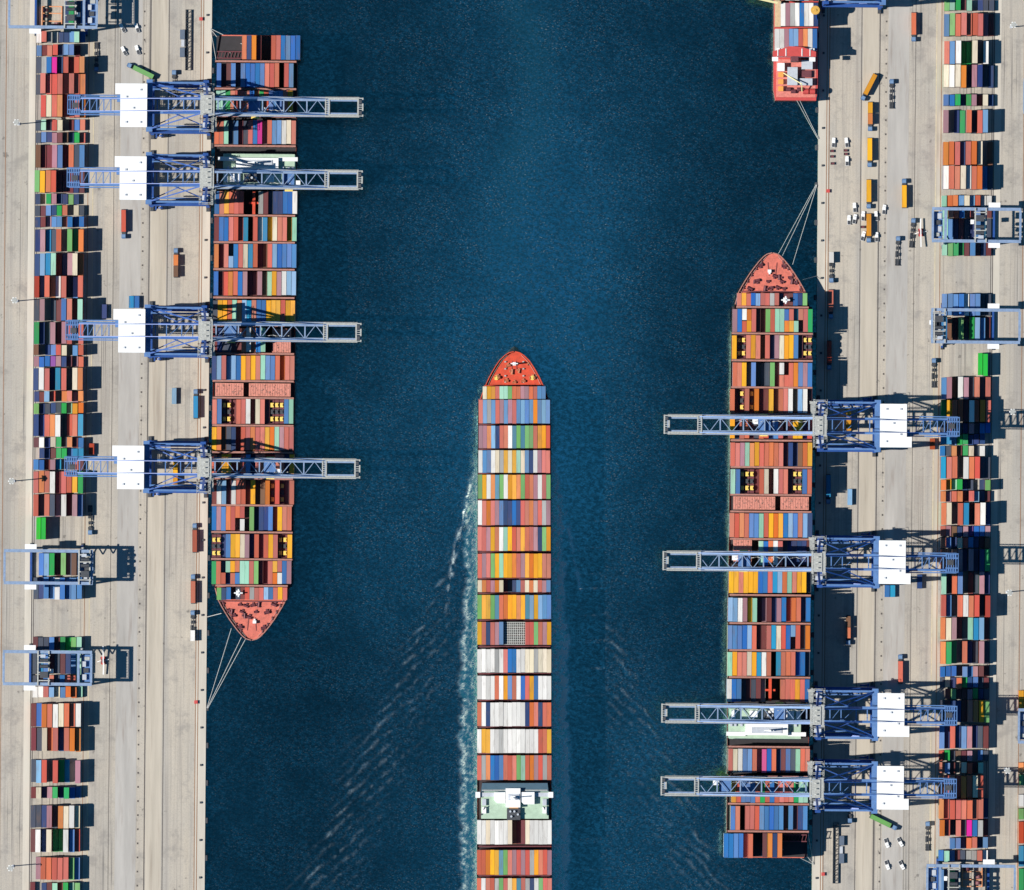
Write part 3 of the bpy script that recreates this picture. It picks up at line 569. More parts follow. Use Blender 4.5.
# ------------------------------------------------------------------ yard gantry crane
def yard_gantry():
    r = empty('yard_gantry_crane', cat='yard crane')
    LXs = (-25 * S, 26 * S); GV = 16 * S
    for s in (-1, 1):
        MB().box(-50 * S, 38.5 * S, s * GV - .85, s * GV + .85, 21, 23).build('main_girder', cboom, r)
        for x in LXs:
            MB().bar((x, s * (GV + 1.2), 2), (x, s * GV, 21), 1.1, 1.1).build('leg', cblue, r)
            b = MB(); b.box(x - .6, x + .6, s * (GV + 1.5) - 2.6, s * (GV + 1.5) + 2.6, .5, 1.2)
            for k in (-1.6, 0, 1.6): b.cyl((x, s * (GV + 1.5) + k, .5), .5, .8, 'x', 10)
            b.build('bogie', cdark, r)
        e = MB().box(-29 * S, -18 * S, s * (GV + 1.1 + 1.2) - 1.2, s * (GV + 1.1 + 1.2) + 1.2, 18.6, 21.8).build('electric_house', ckpaint, r)
        MB().box(-29.3 * S, -17.7 * S, s * (GV + 2.3) - 1.35, s * (GV + 2.3) + 1.35, 21.8, 22.05).build('roof', cwhite, e)
        MB().bar((-25 * S, s * GV, 8), (-40 * S, s * GV, 21), .5, .5).build('cantilever_brace', csteel, r)
    for x in LXs: MB().box(x - .6, x + .6, -GV - 3, GV + 3, 1.2, 2.4).build('sill_beam', cblue, r)
    for u, w in ((-49.4, .6), (25, .7), (37.8, .6)): MB().box(u * S - w, u * S + w, -GV + .85, GV - .85, 21.4, 22.8).build('end_tie', cboom, r)
    t = empty('trolley'); t.parent = r
    b = MB()
    for v in (-6, 6): b.box(-.8 * S + v * S * .9 - .4, -.8 * S + v * S * .9 + .4, -GV - .6, GV + .6, 23.1, 23.9)
    for y in (-7, -2.5, 3, 7): b.box(-6 * S, 6 * S, y - .3, y + .3, 23.9, 24.3)
    b.build('trolley_frame', cgrey, t)
    b = MB(); b.box(-4 * S, 4 * S, -5.5, -2, 24.3, 26); b.cyl((0, 1, 25.2), 1.0, 4.6, 'x', 14); b.cyl((0, 4.4, 25.2), 1.0, 4.6, 'x', 14); b.build('hoist', cdark, t)
    MB().box(-3.5 * S, 1.5 * S, 5.8, 7.6, 24.3, 26.4).build('hoist_cabinet', ckpaint, t)
    c = MB().box(5.8 * S, 9 * S, -3, -.6, 19, 21.6).build('operator_cab', cwhite, t)
    MB().box(-5, 5, -6.1, 6.1, 17, 17.6).build('spreader', ymach, t) if False else None
    b = MB(); b.box(28 * S, 37 * S, -GV + 1.4, GV - 1.4, 19.6, 20.0)
    for k in range(11):
        for u in (28.2, 36.8): b.box(u * S - .08, u * S + .08, -GV + 1.4 + k * 1.5 - .08, -GV + 1.4 + k * 1.5 + .08, 20, 21.1)
    for u in (28.2, 36.8): b.box(u * S - .07, u * S + .07, -GV + 1.4, GV - 1.4, 21.0, 21.15)
    pl = b.build('access_platform', csteel, r)
    for (y0, y1, u0, u1, h, m) in ((-6.5, -3.4, 29, 33, 1.6, ckpaint), (-2.6, 0, 30, 35, 1.2, cdark), (.8, 3.8, 29, 32.4, 1.9, ckpaint), (4.4, 6.4, 31, 36, 1.1, cgrey)):
        MB().box(u0 * S, u1 * S, y0, y1, 20, 20 + h).build('drive_cabinet', m, r)
    b = MB()
    for k in range(6): b.bar((26 * S + 1, GV + 2 - (k % 2) * 5, 2 + k * 3), (26 * S + 1, GV - 3 + (k % 2) * 5, 5 + k * 3), .8, .2)
    b.box(26 * S + .5, 26 * S + 1.5, GV - 3.2, GV + 2.2, 19.8, 20); b.build('stairs', cgrey, r)
    return r
GAN = Proto(yard_gantry())
def gantry(side, y, tro, label, dx=0):
    o = GAN.put((*W(xq(57.2, y) + dx, y, side), QZ), RZ(side), label, 'yard gantry cranes over the stacks')
    for ch in o.children:
        if ch.name.split('.')[0] == 'trolley': ch.location = (tro * S, 0, 0)
    return o
for side in 'LR':
    sw = 'left' if side == 'L' else 'right'
    gantry(side, 13, 12, f'pale blue yard gantry at the {"top" if side == "L" else "bottom"} end of {sw} container stacks')
    gantry(side, 566.5, 31, f'pale blue yard gantry over pale blue and green containers in {sw} stacks')
    gantry(side, 667, -9, f'pale blue yard gantry with trolley parked midway along it, in {sw} stacks')
gantry('R', 168, 10, 'pale blue yard gantry of right neighbouring block, only its end in frame near the bottom', -90)
gantry('R', 795, 10, 'pale blue yard gantry of right neighbouring block, end seen near the top corner', -90)

# ------------------------------------------------------------------ moored container ships
def loft_hull(stations, zs, taper):
    """stations: (y, half width at deck); hull sides from below the water to the rail, deck left open inside"""
    b = MB(); nS = len(stations)
    ring = []
    for zi, z in enumerate(zs):
        pts = []
        for (y, hw, f) in stations: pts.append((hw * (1 - f * taper[zi]), y - f * taper[zi] * 6 * (1 if stations[-1][0] > 0 else -1), z))
        ring.append([(x, y, z_) for x, y, z_ in pts] + [(-x, y, z_) for x, y, z_ in reversed(pts)])
    vs = [v for rg in ring for v in rg]; m = len(ring[0]); fs = []
    for k in range(len(zs) - 1):
        for i in range(m):
            j = (i + 1) % m; fs.append((k * m + i, k * m + j, (k + 1) * m + j, (k + 1) * m + i))
    b.add(vs, fs); return b
def winch_parts(r, spots, z, m=maroon_m):
    for (x, y, rz_, sc_) in spots:
        b = MB(); c, s_ = math.cos(rz_), math.sin(rz_)
        b.cyl((0, 0, .9), .75, 2.6, 'x', 12); b.cyl((1.6, 0, .9), 1.0, .35, 'x', 12); b.cyl((-1.6, 0, .9), 1.0, .35, 'x', 12); b.box(-2.0, 2.0, -1.1, 1.1, 0, .35); b.box(-.5, 1, 1.1, 2.2, 0, 1.2)
        o = b.build('mooring_winch', m, r); o.location = (x, y, z); o.rotation_euler = (0, 0, rz_); o.scale = (sc_,) * 3
def moored_ship():
    r = empty('container_ship', cat='container ship')
    Y = lambda py: (445 - py) * S
    st = [(36, 37, 0), (60, 40.5, 0), (300, 41, 0), (550, 40.6, .15), (565, 40, .3), (577, 38.6, .4), (588, 37, .5), (600, 33.8, .6), (607, 30, .7), (613, 26.4, .8), (619, 22.6, .85), (625, 18.3, .9), (631, 13.6, .95), (636, 9, 1), (638.5, 5.5, 1), (639.8, .6, 1)]
    stations = [(Y(y), hw * S, f) for y, hw, f in st]
    loft_hull(stations, [-3, 6, ZD + 1.3], [.55, .3, 0]).build('hull', hull_m, r)
    d = MB(); pts = [(hw * S - .25, y) for y, hw, f in [(Y(a), b, 0) for a, b, c in st]]
    pl = [(x, y) for x, y in pts] + [(-x, y) for x, y in reversed(pts)]
    d.prism(pl[::-1], ZD - .6, ZD); dk = d.build('deck', [deck_m], r)
    # dark cargo area of the deck under the boxes
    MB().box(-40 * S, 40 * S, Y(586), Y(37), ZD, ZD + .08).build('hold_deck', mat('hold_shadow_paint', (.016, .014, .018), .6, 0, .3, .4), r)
    b = MB()    # bulwark rail round the bow
    for s in (-1, 1):
        for (y0, w0, _), (y1, w1, _) in zip(st[6:-1], st[7:]): b.bar((s * (w0 * S - .1), Y(y0), ZD + 1.35), (s * (w1 * S - .1), Y(y1), ZD + 1.35), .5, .25)
    b.build('bulwark_rail', lash_m, r)
    for v in LASH:
        hi = ZD + (14.6 if v < 330 else 12.2 if v < 392 else 10.6); hw = 40.4 if v < 580 else 36
        b = MB(); b.box(-hw * S, hw * S, Y(v) - .5, Y(v) + .5, hi - .3, hi)
        for k in range(12):
            u = -hw * S + (k + .5) * 2 * hw * S / 12; b.box(u - .22, u + .22, Y(v) - .35, Y(v) + .35, ZD, hi - .3)
        for s in (-1, 1): b.box(-hw * S, hw * S, Y(v) + s * .48 - .05, Y(v) + s * .48 + .05, hi + .9, hi + 1)
        for k in range(18):
            u = -hw * S + k * 2 * hw * S / 17
            b.box(u - .07, u + .07, Y(v) - .53, Y(v) - .43, hi, hi + .9); b.box(u - .07, u + .07, Y(v) + .43, Y(v) + .53, hi, hi + .9)
        b.build('lashing_bridge', lash_m, r)
    for (x0, x1, y0, y1, z) in ((-38, -10, 383.5, 396.5, 5.4), (-4.5, 37, 383.5, 396.5, 5.4), (18.5, 36.8, 329, 354, 8.5), (-38, -12, 455, 477, 1.2), (-10, 12, 455, 477, 1.2), (14, 38, 455, 477, 1.2)):
        zt_ = ZD + 1 + z; hb = MB().box(x0 * S, x1 * S, Y(y1), Y(y0), ZD, zt_)
        k = x0 + 1.5
        while k < x1 - 1: hb.box(k * S - .12, k * S + .12, Y(y1) + .4, Y(y0) - .4, zt_, zt_ + .14); k += 2.4
        for q in range(int((x1 - x0) * 1.1)):
            u, v = random.uniform(x0 + 1, x1 - 1) * S, random.uniform(Y(y1) + .8, Y(y0) - .8); a_ = random.uniform(.15, .4); hb.box(u - a_, u + a_, v - a_, v + a_, zt_, zt_ + random.uniform(.15, .4), 1)
        hb.build('hatch_cover', [hatch_m, lash_m], r)
    # bridge house near the stern
    bh = MB(); bh.box(-31 * S, 40 * S, Y(186), Y(156), ZD, ZD + 25); bb = bh.build('bridge_house', [green_m], r)
    b = MB(); b.prism([(x * S, Y(y)) for x, y in ((-18, 171), (-6, 174), (16, 174), (24, 171), (24, 160), (-18, 160))], ZD + 25, ZD + 28.5); wh = b.build('wheelhouse', cwhite, bb)
    MB().box(-12 * S, 18 * S, Y(168), Y(162), ZD + 28.5, ZD + 28.9).build('monkey_island', ckpaint, wh)
    for x0, x1 in ((-36, -18), (24, 43)): MB().box(x0 * S, x1 * S, Y(163), Y(159), ZD + 25.1, ZD + 26.2).build('bridge_wing', cwhite, bb)
    b = MB(); b.box(-10 * S, 6 * S, Y(184), Y(176), ZD + 25, ZD + 31); fu = b.build('funnel', cdark, bb)
    for x in (-6, -2, 2): MB().cyl((x * S, Y(180), ZD + 32), .7, 2, 'z', 10).build('exhaust_pipe', ckpaint, fu)
    MB().box(12 * S, 20 * S, Y(184), Y(177), ZD + 25, ZD + 27).build('deck_house', cwhite, bb); MB().box(-24 * S, -15 * S, Y(184), Y(176), ZD + 25, ZD + 27.4).build('deck_house', cwhite, bb)
    b = MB(); b.box(-.5, .5, Y(165) - .5, Y(165) + .5, ZD + 28.9, ZD + 38); b.box(-3.4, 3.4, Y(165) - .25, Y(165) + .25, ZD + 34, ZD + 34.6); b.box(-2, 2, Y(165) - .25, Y(165) + .25, ZD + 36.4, ZD + 36.9); b.build('radar_mast', cwhite, bb)
    for s in (-1, 1): MB().box((4 + s * 32 - 2) * S, (4 + s * 32 + 2) * S, Y(184.5), Y(176), ZD + 25, ZD + 27).build('lifeboat', cwhite, bb)
    for x in (-27, -21, 27, 33, 37): MB().box(x * S, (x + 2.4) * S, Y(172), Y(168.5), ZD + 25, ZD + 26).build('deck_locker', ckpaint, bb)
    b = MB(); b.box(-30 * S, 38 * S, Y(155.9), Y(155.7), ZD + 26.2, ZD + 27.8); b.build('bridge_window', cglass, bb)
    # stern platform with truss, aft corner crane of the hold, fore mast
    b = MB(); b.box(-39 * S, -9 * S, Y(60), Y(59), ZD + .1, ZD + 5); b.box(-39 * S, -9 * S, Y(53.5), Y(52.5), ZD + .1, ZD + 5)
    for k in range(9): b.bar(((-39 + k * 3.4) * S, Y(59.5), ZD + 4.6), ((-37.3 + k * 3.4) * S, Y(53), ZD + 4.6), .3, .3)
    b.build('stern_truss', maroon_m, r)
    b = MB(); b.box(-2.2 * S, .6 * S, Y(218), Y(193), ZD, ZD + 13); b.box(-6 * S, 4 * S, Y(205), Y(203), ZD + 10, ZD + 12); b.build('hold_gantry', deck_o, r)
    f = MB(); f.cyl((-13 * S, Y(592.5), ZD + 6), .5, 12, 'z', 10); f.box(-13 * S - 2.4, -13 * S + 2.4, Y(592.5) - .35, Y(592.5) + .35, ZD + 11, ZD + 11.6); f.box(-13 * S - .35, -13 * S + .35, Y(592.5) - 2.2, Y(592.5) + 2.2, ZD + 11.6, ZD + 12); f.box(-13 * S - 1.3, -13 * S + 1.3, Y(592.5) - 1.3, Y(592.5) + 1.3, ZD + 10, ZD + 10.4); f.build('fore_mast', cwhite, r)
    sp = [(-12, 604.5), (-6, 605.5), (1, 605), (7, 604.2), (-24, 610), (-10, 611.5), (4, 611.6), (18, 610.5), (22, 604), (-29, 603.5), (-18, 615.5), (-7, 615.5), (-12, 627), (12, 627.5), (-3, 616.8), (-20, 611.5), (15, 612)]
    winch_parts(r, [(x * S, Y(y), random.uniform(-.4, .4) + (PI / 2 if i % 4 == 3 else 0), random.uniform(.5, .85)) for i, (x, y) in enumerate(sp)], ZD)
    for s in (-1, 1):
        b = MB()
        for k in range(12): b.box((s * (3.2 + k * .12)) * S - .22, (s * (3.2 + k * .12)) * S + .22, Y(617.5 + k * 1.1) - .26, Y(617.5 + k * 1.1) + .2, ZD + .02, ZD + .35)
        b.build('anchor_chain', maroon_m, r)
        b = MB()
        for (ya, wa, _), (yb, wb, _) in zip(st[6:-3], st[7:-2]): b.bar((s * (wa - 3) * S, Y(ya), ZD + .5), (s * (wb - 3) * S, Y(yb), ZD + .5), .14, .14)
        b.build('deck_rail', cgrey, r)
    MB().box(-33 * S, 33 * S, Y(601.4), Y(600.6), ZD, ZD + 2.2).build('breakwater', maroon_m, r)
    b = MB(); b.box(1 * S, 4.5 * S, Y(623), Y(620), ZD, ZD + 2.2); b.box(1.8 * S, 3.6 * S, Y(620), Y(618.4), ZD, ZD + 1.3); b.build('forecastle_hatch', cwhite, r)
    for i in range(10):
        s = -1 if i % 2 else 1; k = i // 2; y = 606 + k * 6.4; w = np.interp(y, [s_[0] for s_ in st], [s_[1] for s_ in st]) - 2.2
        MB().cyl((s * w * S, Y(y), ZD + .5), .42, 1.0, 'z', 8).cyl((s * w * S, Y(y) + 1.1, ZD + .5), .42, 1.0, 'z', 8).box(s * w * S - .5, s * w * S + .5, Y(y) - .5, Y(y) + 1.6, ZD, ZD + .2).build('fairlead', maroon_m, r)
    return r
SHIP = Proto(moored_ship())
SHIP.put((*W(253.8, 445, 'L'), 0), RZ('L'), 'salmon-decked container ship moored at left quay, bow pointing down the photo')
SHIP.put((*W(253.8, 445, 'R'), 0), RZ('R'), 'salmon-decked container ship moored at right quay, bow pointing up the photo')

# sailing ship in the middle
def mid_ship():
    r = empty('container_ship', (*W(514.3, 445), 0), 0, 'orange-bowed container ship under way in mid-channel, white wake along both sides', 'container ship')
    Y = lambda py: (445 - py) * S
    st = [(351.8, .8, 1), (353, 5.5, 1), (355.5, 9.5, 1), (360.5, 14.8, .95), (366, 18.6, .9), (372, 22.2, .85), (378, 25.4, .8), (385, 28.6, .7), (392, 31.4, .6), (400, 34.2, .45), (408, 35.6, .3), (418, 36.3, .15), (440, 36.6, 0), (700, 37, 0), (940, 37.4, 0), (985, 33, 0)]
    stations = [(Y(y), hw * S, f) for y, hw, f in st]
    loft_hull(stations, [-3, 7, MZD + 1.4], [.6, .34, 0]).build('hull', hull_d, r)
    pts = [(hw * S - .25, Y(y)) for y, hw, f in st]
    MB().prism([(x, y) for x, y in pts] + [(-x, y) for x, y in reversed(pts)], MZD - .6, MZD).build('deck', deck_o, r)
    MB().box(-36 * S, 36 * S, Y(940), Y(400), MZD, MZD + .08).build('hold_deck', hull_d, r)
    b = MB()
    for s in (-1, 1):
        for (y0, w0, _), (y1, w1, _) in zip(st[:9], st[1:10]): b.bar((s * (w0 * S - .1), Y(y0), MZD + 1.45), (s * (w1 * S - .1), Y(y1), MZD + 1.45), .45, .25)
    b.build('bulwark_rail', deck_o, r)
    MB().box(-30 * S, 30 * S, Y(386.2), Y(385.4), MZD, MZD + 3.2).build('breakwater', deck_o, r)
    for ri in range(len(MID) - 1):
        if ri == 15: continue
        v = (MID[ri][1] + MID[ri + 1][0]) / 2; b = MB(); hi = MZD + 5
        b.box(-36 * S, 36 * S, Y(v) - .35, Y(v) + .35, hi - .3, hi)
        for k in range(10):
            u = -36 * S + (k + .5) * 7.2 * S; b.box(u - .2, u + .2, Y(v) - .3, Y(v) + .3, MZD, hi - .3)
        b.build('lashing_bridge', maroon_m, r)
    b = MB()    # empty cell guides in the tenth bay
    x0, x1 = -10.2 * S, 10.9 * S
    for k in range(12): u = x0 + k * (x1 - x0) / 11; b.box(u - .22, u + .22, Y(643.4), Y(621.2), MZD + 14, MZD + 14.5)
    for k in range(10): y = 621.4 + k * 2.43; b.box(x0, x1, Y(y) - .2, Y(y) + .2, MZD + 14.1, MZD + 14.6)
    for k in range(12):
        for y in (621.6, 632, 643): u = x0 + k * (x1 - x0) / 11; b.box(u - .18, u + .18, Y(y) - .18, Y(y) + .18, MZD, MZD + 14)
    b.build('cell_guides', cgrey, r)
    for k in (2, 5, 8): MB().box(x0 + 1, x1 - 1, Y(621.6 + k * 2.43) - .5, Y(621.6 + k * 2.43) + .5, MZD + 11.5, MZD + 13.9).build('guide_stringer', lash_m, r)
    zt = MZD + 17.5
    bh = MB().box(-33 * S, 34 * S, Y(816.5), Y(789.5), MZD, zt).build('bridge_house', green_m, r)
    b = MB(); b.prism([(x * S, Y(y)) for x, y in ((-33, 789.4), (-32, 781), (33, 781), (34, 789.4))], MZD + 2, zt + 1.2); b.build('bridge_front', mat('bridge_front_slate', (.06, .11, .15), .35), bh)
    MB().box(-32 * S, 33 * S, Y(788.6), Y(787.6), zt + 1.2, zt + 1.5).build('front_rail', cgrey, bh)
    for s in (-1, 1):
        x = s * 36.3 * S
        MB().box(x - 2.3 * S, x + 2.3 * S, Y(795.5), Y(789.8), zt, zt + 2.2).build('bridge_wing', cwhite, bh)
        MB().box(min(s * 20 * S, s * 34 * S), max(s * 20 * S, s * 34 * S), Y(794.5), Y(790.5), zt + .1, zt + 1.0).build('wing_walkway', ckpaint, bh)
    for x0, x1, y0, y1, h in ((-20, -9, 790, 801, 3.4), (6.5, 20, 789.8, 802, 3.4)):
        b = MB(); b.prism([(x0 * S, Y(y1 - 3)), (x0 * S, Y(y0)), (x1 * S, Y(y0)), (x1 * S, Y(y1)), ((x0 + 3) * S, Y(y1))][::-1], zt, zt + h); b.build('wheelhouse_roof', cwhite, bh)
    b = MB(); b.box(-8.6 * S, 6 * S, Y(805), Y(786), zt, zt + 4.2); wh = b.build('monkey_island', cwhite, bh)
    MB().box(-6 * S, 5 * S, Y(797.8), Y(791.5), zt + 4.2, zt + 4.6).build('deck_panel', ckpaint, wh)
    b = MB(); b.box(-3.6 * S, 1 * S, Y(797), Y(793.5), zt + 4.6, zt + 7); b.box(-1.6 * S, -.6 * S, Y(795.6), Y(794.8), zt + 7, zt + 14); b.box(-5 * S, 3 * S, Y(795.5), Y(795), zt + 11, zt + 11.5); b.build('radar_mast', cwhite, wh)
    b = MB(); b.box(-7.4 * S, 6 * S, Y(817.5), Y(806), zt - 4, zt + 2.6); fu = b.build('funnel', cdark, bh)
    for (x, y) in ((-4, 809), (0, 809), (3.5, 812), (-3, 814)): MB().cyl((x * S, Y(y), zt + 3), .6, 2, 'z', 10).build('exhaust_pipe', ckpaint, fu)
    MB().box(-5 * S, 4 * S, Y(806), Y(804.6), zt + .1, zt + 2.2).build('flag_locker', mat('orange_locker', (.6, .3, .08), .5), bh)
    for s in (-1, 1):
        for y in (800, 808): MB().box((s * 30 - 2) * S, (s * 30 + 2) * S, Y(y + 3.2), Y(y - 3.2), zt, zt + 1.8).build('lifeboat', ckpaint if y == 800 else cwhite, bh)
        MB().bar((s * 33 * S, Y(813), zt + .3), (s * 29 * S, Y(804), zt + 2.4), .4, .4).build('davit', cdark, bh)
    winch_parts(r, [(x * S, Y(y), a, s_) for x, y, a, s_ in ((-6, 366, .3, .7), (-2, 372, 1.5, .8), (5, 371, 1.4, .7), (-17, 377.5, 0, .9), (18, 378, 0, .9), (-8, 381, 0, .7), (0, 382.5, 0, .6), (9, 381.5, .2, .7), (14, 364, .8, .5))], MZD, mat('orange_fittings', (.42, .13, .06), .5))
    for s in (-1, 1):
        b = MB()
        for k in range(9): b.box(s * (2.6 - k * .1) * S - .2, s * (2.6 - k * .1) * S + .2, Y(371 - k * 1.2) - .26, Y(371 - k * 1.2) + .2, MZD + .02, MZD + .35)
        b.build('anchor_chain', maroon_m, r)
        b = MB()
        for (ya, wa, _), (yb, wb, _) in zip(st[2:8], st[3:9]): b.bar((s * (wa - 2.5) * S, Y(ya), MZD + .5), (s * (wb - 2.5) * S, Y(yb), MZD + .5), .14, .14)
        b.build('deck_rail', cgrey, r)
        for yy in (362, 369, 376, 382): MB().box(s * 9 * S - .5, s * 9 * S + .5, Y(yy) - .4, Y(yy) + .4, MZD, MZD + .9).build('deck_vent', cgrey, r)
    for s in (-1, 1): MB().cyl((s * 18 * S, Y(378), MZD + .9), 1.3, .5, 'z', 16).cyl((s * 18 * S, Y(378), MZD + 1.3), .7, .6, 'z', 12).build('rope_drum', ymach, r)
    MB().cyl((-.3 * S, Y(364), MZD + 4), .45, 8, 'z', 10).box(-2, 2, Y(364) - .3, Y(364) + .3, MZD + 14, MZD + 14.5).box(-.9, .9, Y(364) - .9, Y(364) + .9, MZD, MZD + 1.6).build('fore_mast', cwhite, r)
    return r
mid_ship()

# red feeder ship, top right, stern towards us
def feeder():
    r = empty('feeder_ship', (*W(795, 60), 0), RZ('R') - PI, 'small red container feeder ship at upper right quay, flat stern and red bridge', 'cargo ship')
    Y = lambda py: (60 - py) * S
    X = lambda px: (px - 795) * S
    b = MB(); b.prism([(X(775.5), Y(101)), (X(816), Y(101)), (X(817.5), Y(90)), (X(817.5), Y(-70)), (X(773.5), Y(-70)), (X(773.5), Y(90))], -3, 10.2); b.build('hull', [redp], r)
    MB().box(X(776), X(815.5), Y(97.8), Y(60), 10.2, 10.35).build('after_deck', mat('faded_red_deck', (.55, .17, .14), .6, 0, .3, .8, stain=.3), r)
    MB().box(X(775.5), X(816), Y(101), Y(98), 10.2, 11.4).build('transom_rail', redp, r)
    bh = MB().box(X(776), X(813), Y(58), Y(50), 10.2, 26).build('bridge_house', cwhite, r)
    MB().prism([(X(771.5), Y(58.5)), (X(814.5), Y(58.5)), (X(814.5), Y(53.5)), (X(800), Y(48.6)), (X(788), Y(48.2)), (X(771.5), Y(53.5))], 26, 27.4).build('bridge_roof', redp, bh)
    for x in (776, 784, 800, 808): MB().box(X(x), X(x) + .5, Y(58), Y(50.5), 27.4, 27.7).build('roof_rib', cwhite, bh)
    MB().box(X(771), X(777), Y(63), Y(58.8), 23, 24.2).build('bridge_wing', cwhite, bh)
    MB().box(X(808), X(814), Y(63), Y(58.8), 23, 24.2).build('bridge_wing', cwhite, bh)
    MB().box(X(790), X(797), Y(63), Y(58.2), 10.3, 28).build('funnel', maroon_m, r)
    for x0, x1, y0, y1, h, m in ((787, 797, 68, 86, 4.5, ckpaint), (801, 812, 61, 70, 3.5, ckpaint), (801, 811, 71, 78, 2, maroon_m), (798, 812, 79, 86, 3, ckpaint), (777, 784, 64, 72, 4, cwhite)):
        MB().box(X(x0), X(x1), Y(y1), Y(y0), 10.3, 10.3 + h).build('deck_house', m, r)
    for x in (805.5, 812): MB().cyl((X(x), Y(92), 12), 1.6, 3, 'x', 14).build('rope_drum', redp, r)
    for x, y in ((788, 90), (793, 92), (799, 90)): MB().cyl((X(x), Y(y), 11.5), 1.1, 2.6, 'x', 12).build('mooring_winch', maroon_m, r)
    for y in (74, 81, 88): MB().box(X(778), X(783), Y(y + 4), Y(y - 1), 10.3, 12.6).build('orange_locker', mat('orange_deck_gear', (.7, .28, .06), .5), r)
    MB().bar((X(783), Y(74), 14), (X(801), Y(85), 17), .5, .5).bar((X(801), Y(85), 17), (X(801.5), Y(92), 14), .5, .5).build('provision_crane', mat('pale_yellow_paint', (.7, .62, .3), .5), r)
    MB().bar((X(748), Y(-1), 24), (X(776), Y(5), 24), 1.2, 1.2).bar((X(752), Y(-4), 24.2), (X(778), Y(2), 24.2), .6, .6).build('cargo_boom', mat('straw_paint', (.62, .56, .30), .5), r)
    MB().box(X(774), X(780), Y(28), Y(-30), 10.2, 15).build('side_gangway', mat('tan_paint', (.45, .33, .20), .6, 0, .2, .6), r)
    return r
feeder()
for (y0, y1, x0, pitch, s1, zt) in ((30.5, 52, 773.8, 4.68, 'wwpslrowb', 23.5), (4.5, 27.5, 779.8, 4.65, 'wpkwbwwN', 21), (-22, 2, 779.8, 4.65, 'rwkwbwrN', 21)):
    for ci, ch in enumerate(s1):
        cont(x0 + (ci + .5) * pitch, (y0 + y1) / 2, y1 - y0, pitch - .2, zt, ch, 'L', 0, 10.2, None, 1)

# ------------------------------------------------------------------ container trucks
def truck():
    r = empty('container_truck', cat='truck')
    b = MB()
    for s in (-1, 1): b.box(s * .55 - .12, s * .55 + .12, -6.5, 6.6, .95, 1.25)
    for y in (-6.4, -3.2, 0, 3.2, 6.3): b.box(-1.2, 1.2, y - .16, y + .16, 1.0, 1.3)
    b.box(-1.1, 1.1, -6.6, -2.9, .8, .95)
    b.box(-1.0, 1.0, 2.4, 4.2, .75, .9); b.box(-1.25, -.75, -1.8, 1.6, .5, 1.0); b.box(.75, 1.25, -1.2, .8, .5, 1.0)
    b.build('trailer_chassis', ckpaint if False else cdark, r)
    for y in (-5.8, -4.5, -3.3):
        for s in (-1, 1): MB().cyl((s * 1.0, y, .52), .52, .42, 'x', 14).build('wheel', rubber, r)
    b = MB(); b.box(-1.1, 1.1, 5.4, 9.6, .7, 1.0); b.box(-.5, .5, 5, 6, 1.0, 1.35); b.build('tractor_frame', cdark, r)
    for y in (6.2, 9.0):
        for s in (-1, 1): MB().cyl((s * 1.05, y, .52), .52, .4, 'x', 14).build('wheel', rubber, r)
    c = MB(); c.prism([(-1.2, 7.4), (1.2, 7.4), (1.2, 9.5), (.9, 9.9), (-.9, 9.9), (-1.2, 9.5)], 1.0, 3.1); cab = c.build('cab', mat('tractor_cab_blue', (.07, .14, .27), .45, 0, .2, .8), r)
    MB().box(-.95, .95, 9.72, 9.95, 2.0, 2.9).build('windscreen', cglass, cab)
    MB().box(-1.0, 1.0, 7.6, 9.2, 3.1, 3.25).build('cab_roof', mat('tractor_cab_roof', (.13, .22, .36), .5, 0, .15, .8), cab)
    return r
TRK = Proto(truck())
def put_truck(px, py, hd, side, label, load=None, cab=None):
    rz = RZ(side) - TILT + hd
    o = TRK.put((*W(px, py, side), QZ + .05), rz, label, 'terminal trucks on the quays')
    x, y = W(px, py, side)
    for item in (load or []):
        ch, off, ln, lab = item
        BOX.append(dict(x=x - math.sin(rz) * off, y=y + math.cos(rz) * off, ln=ln, wd=2.6, zt=QZ + 1.35 + 2.6, key=ch, rz=rz, label=lab, area=999, short=ln < 8, low=False))
    return o
UP, DN = 0, PI
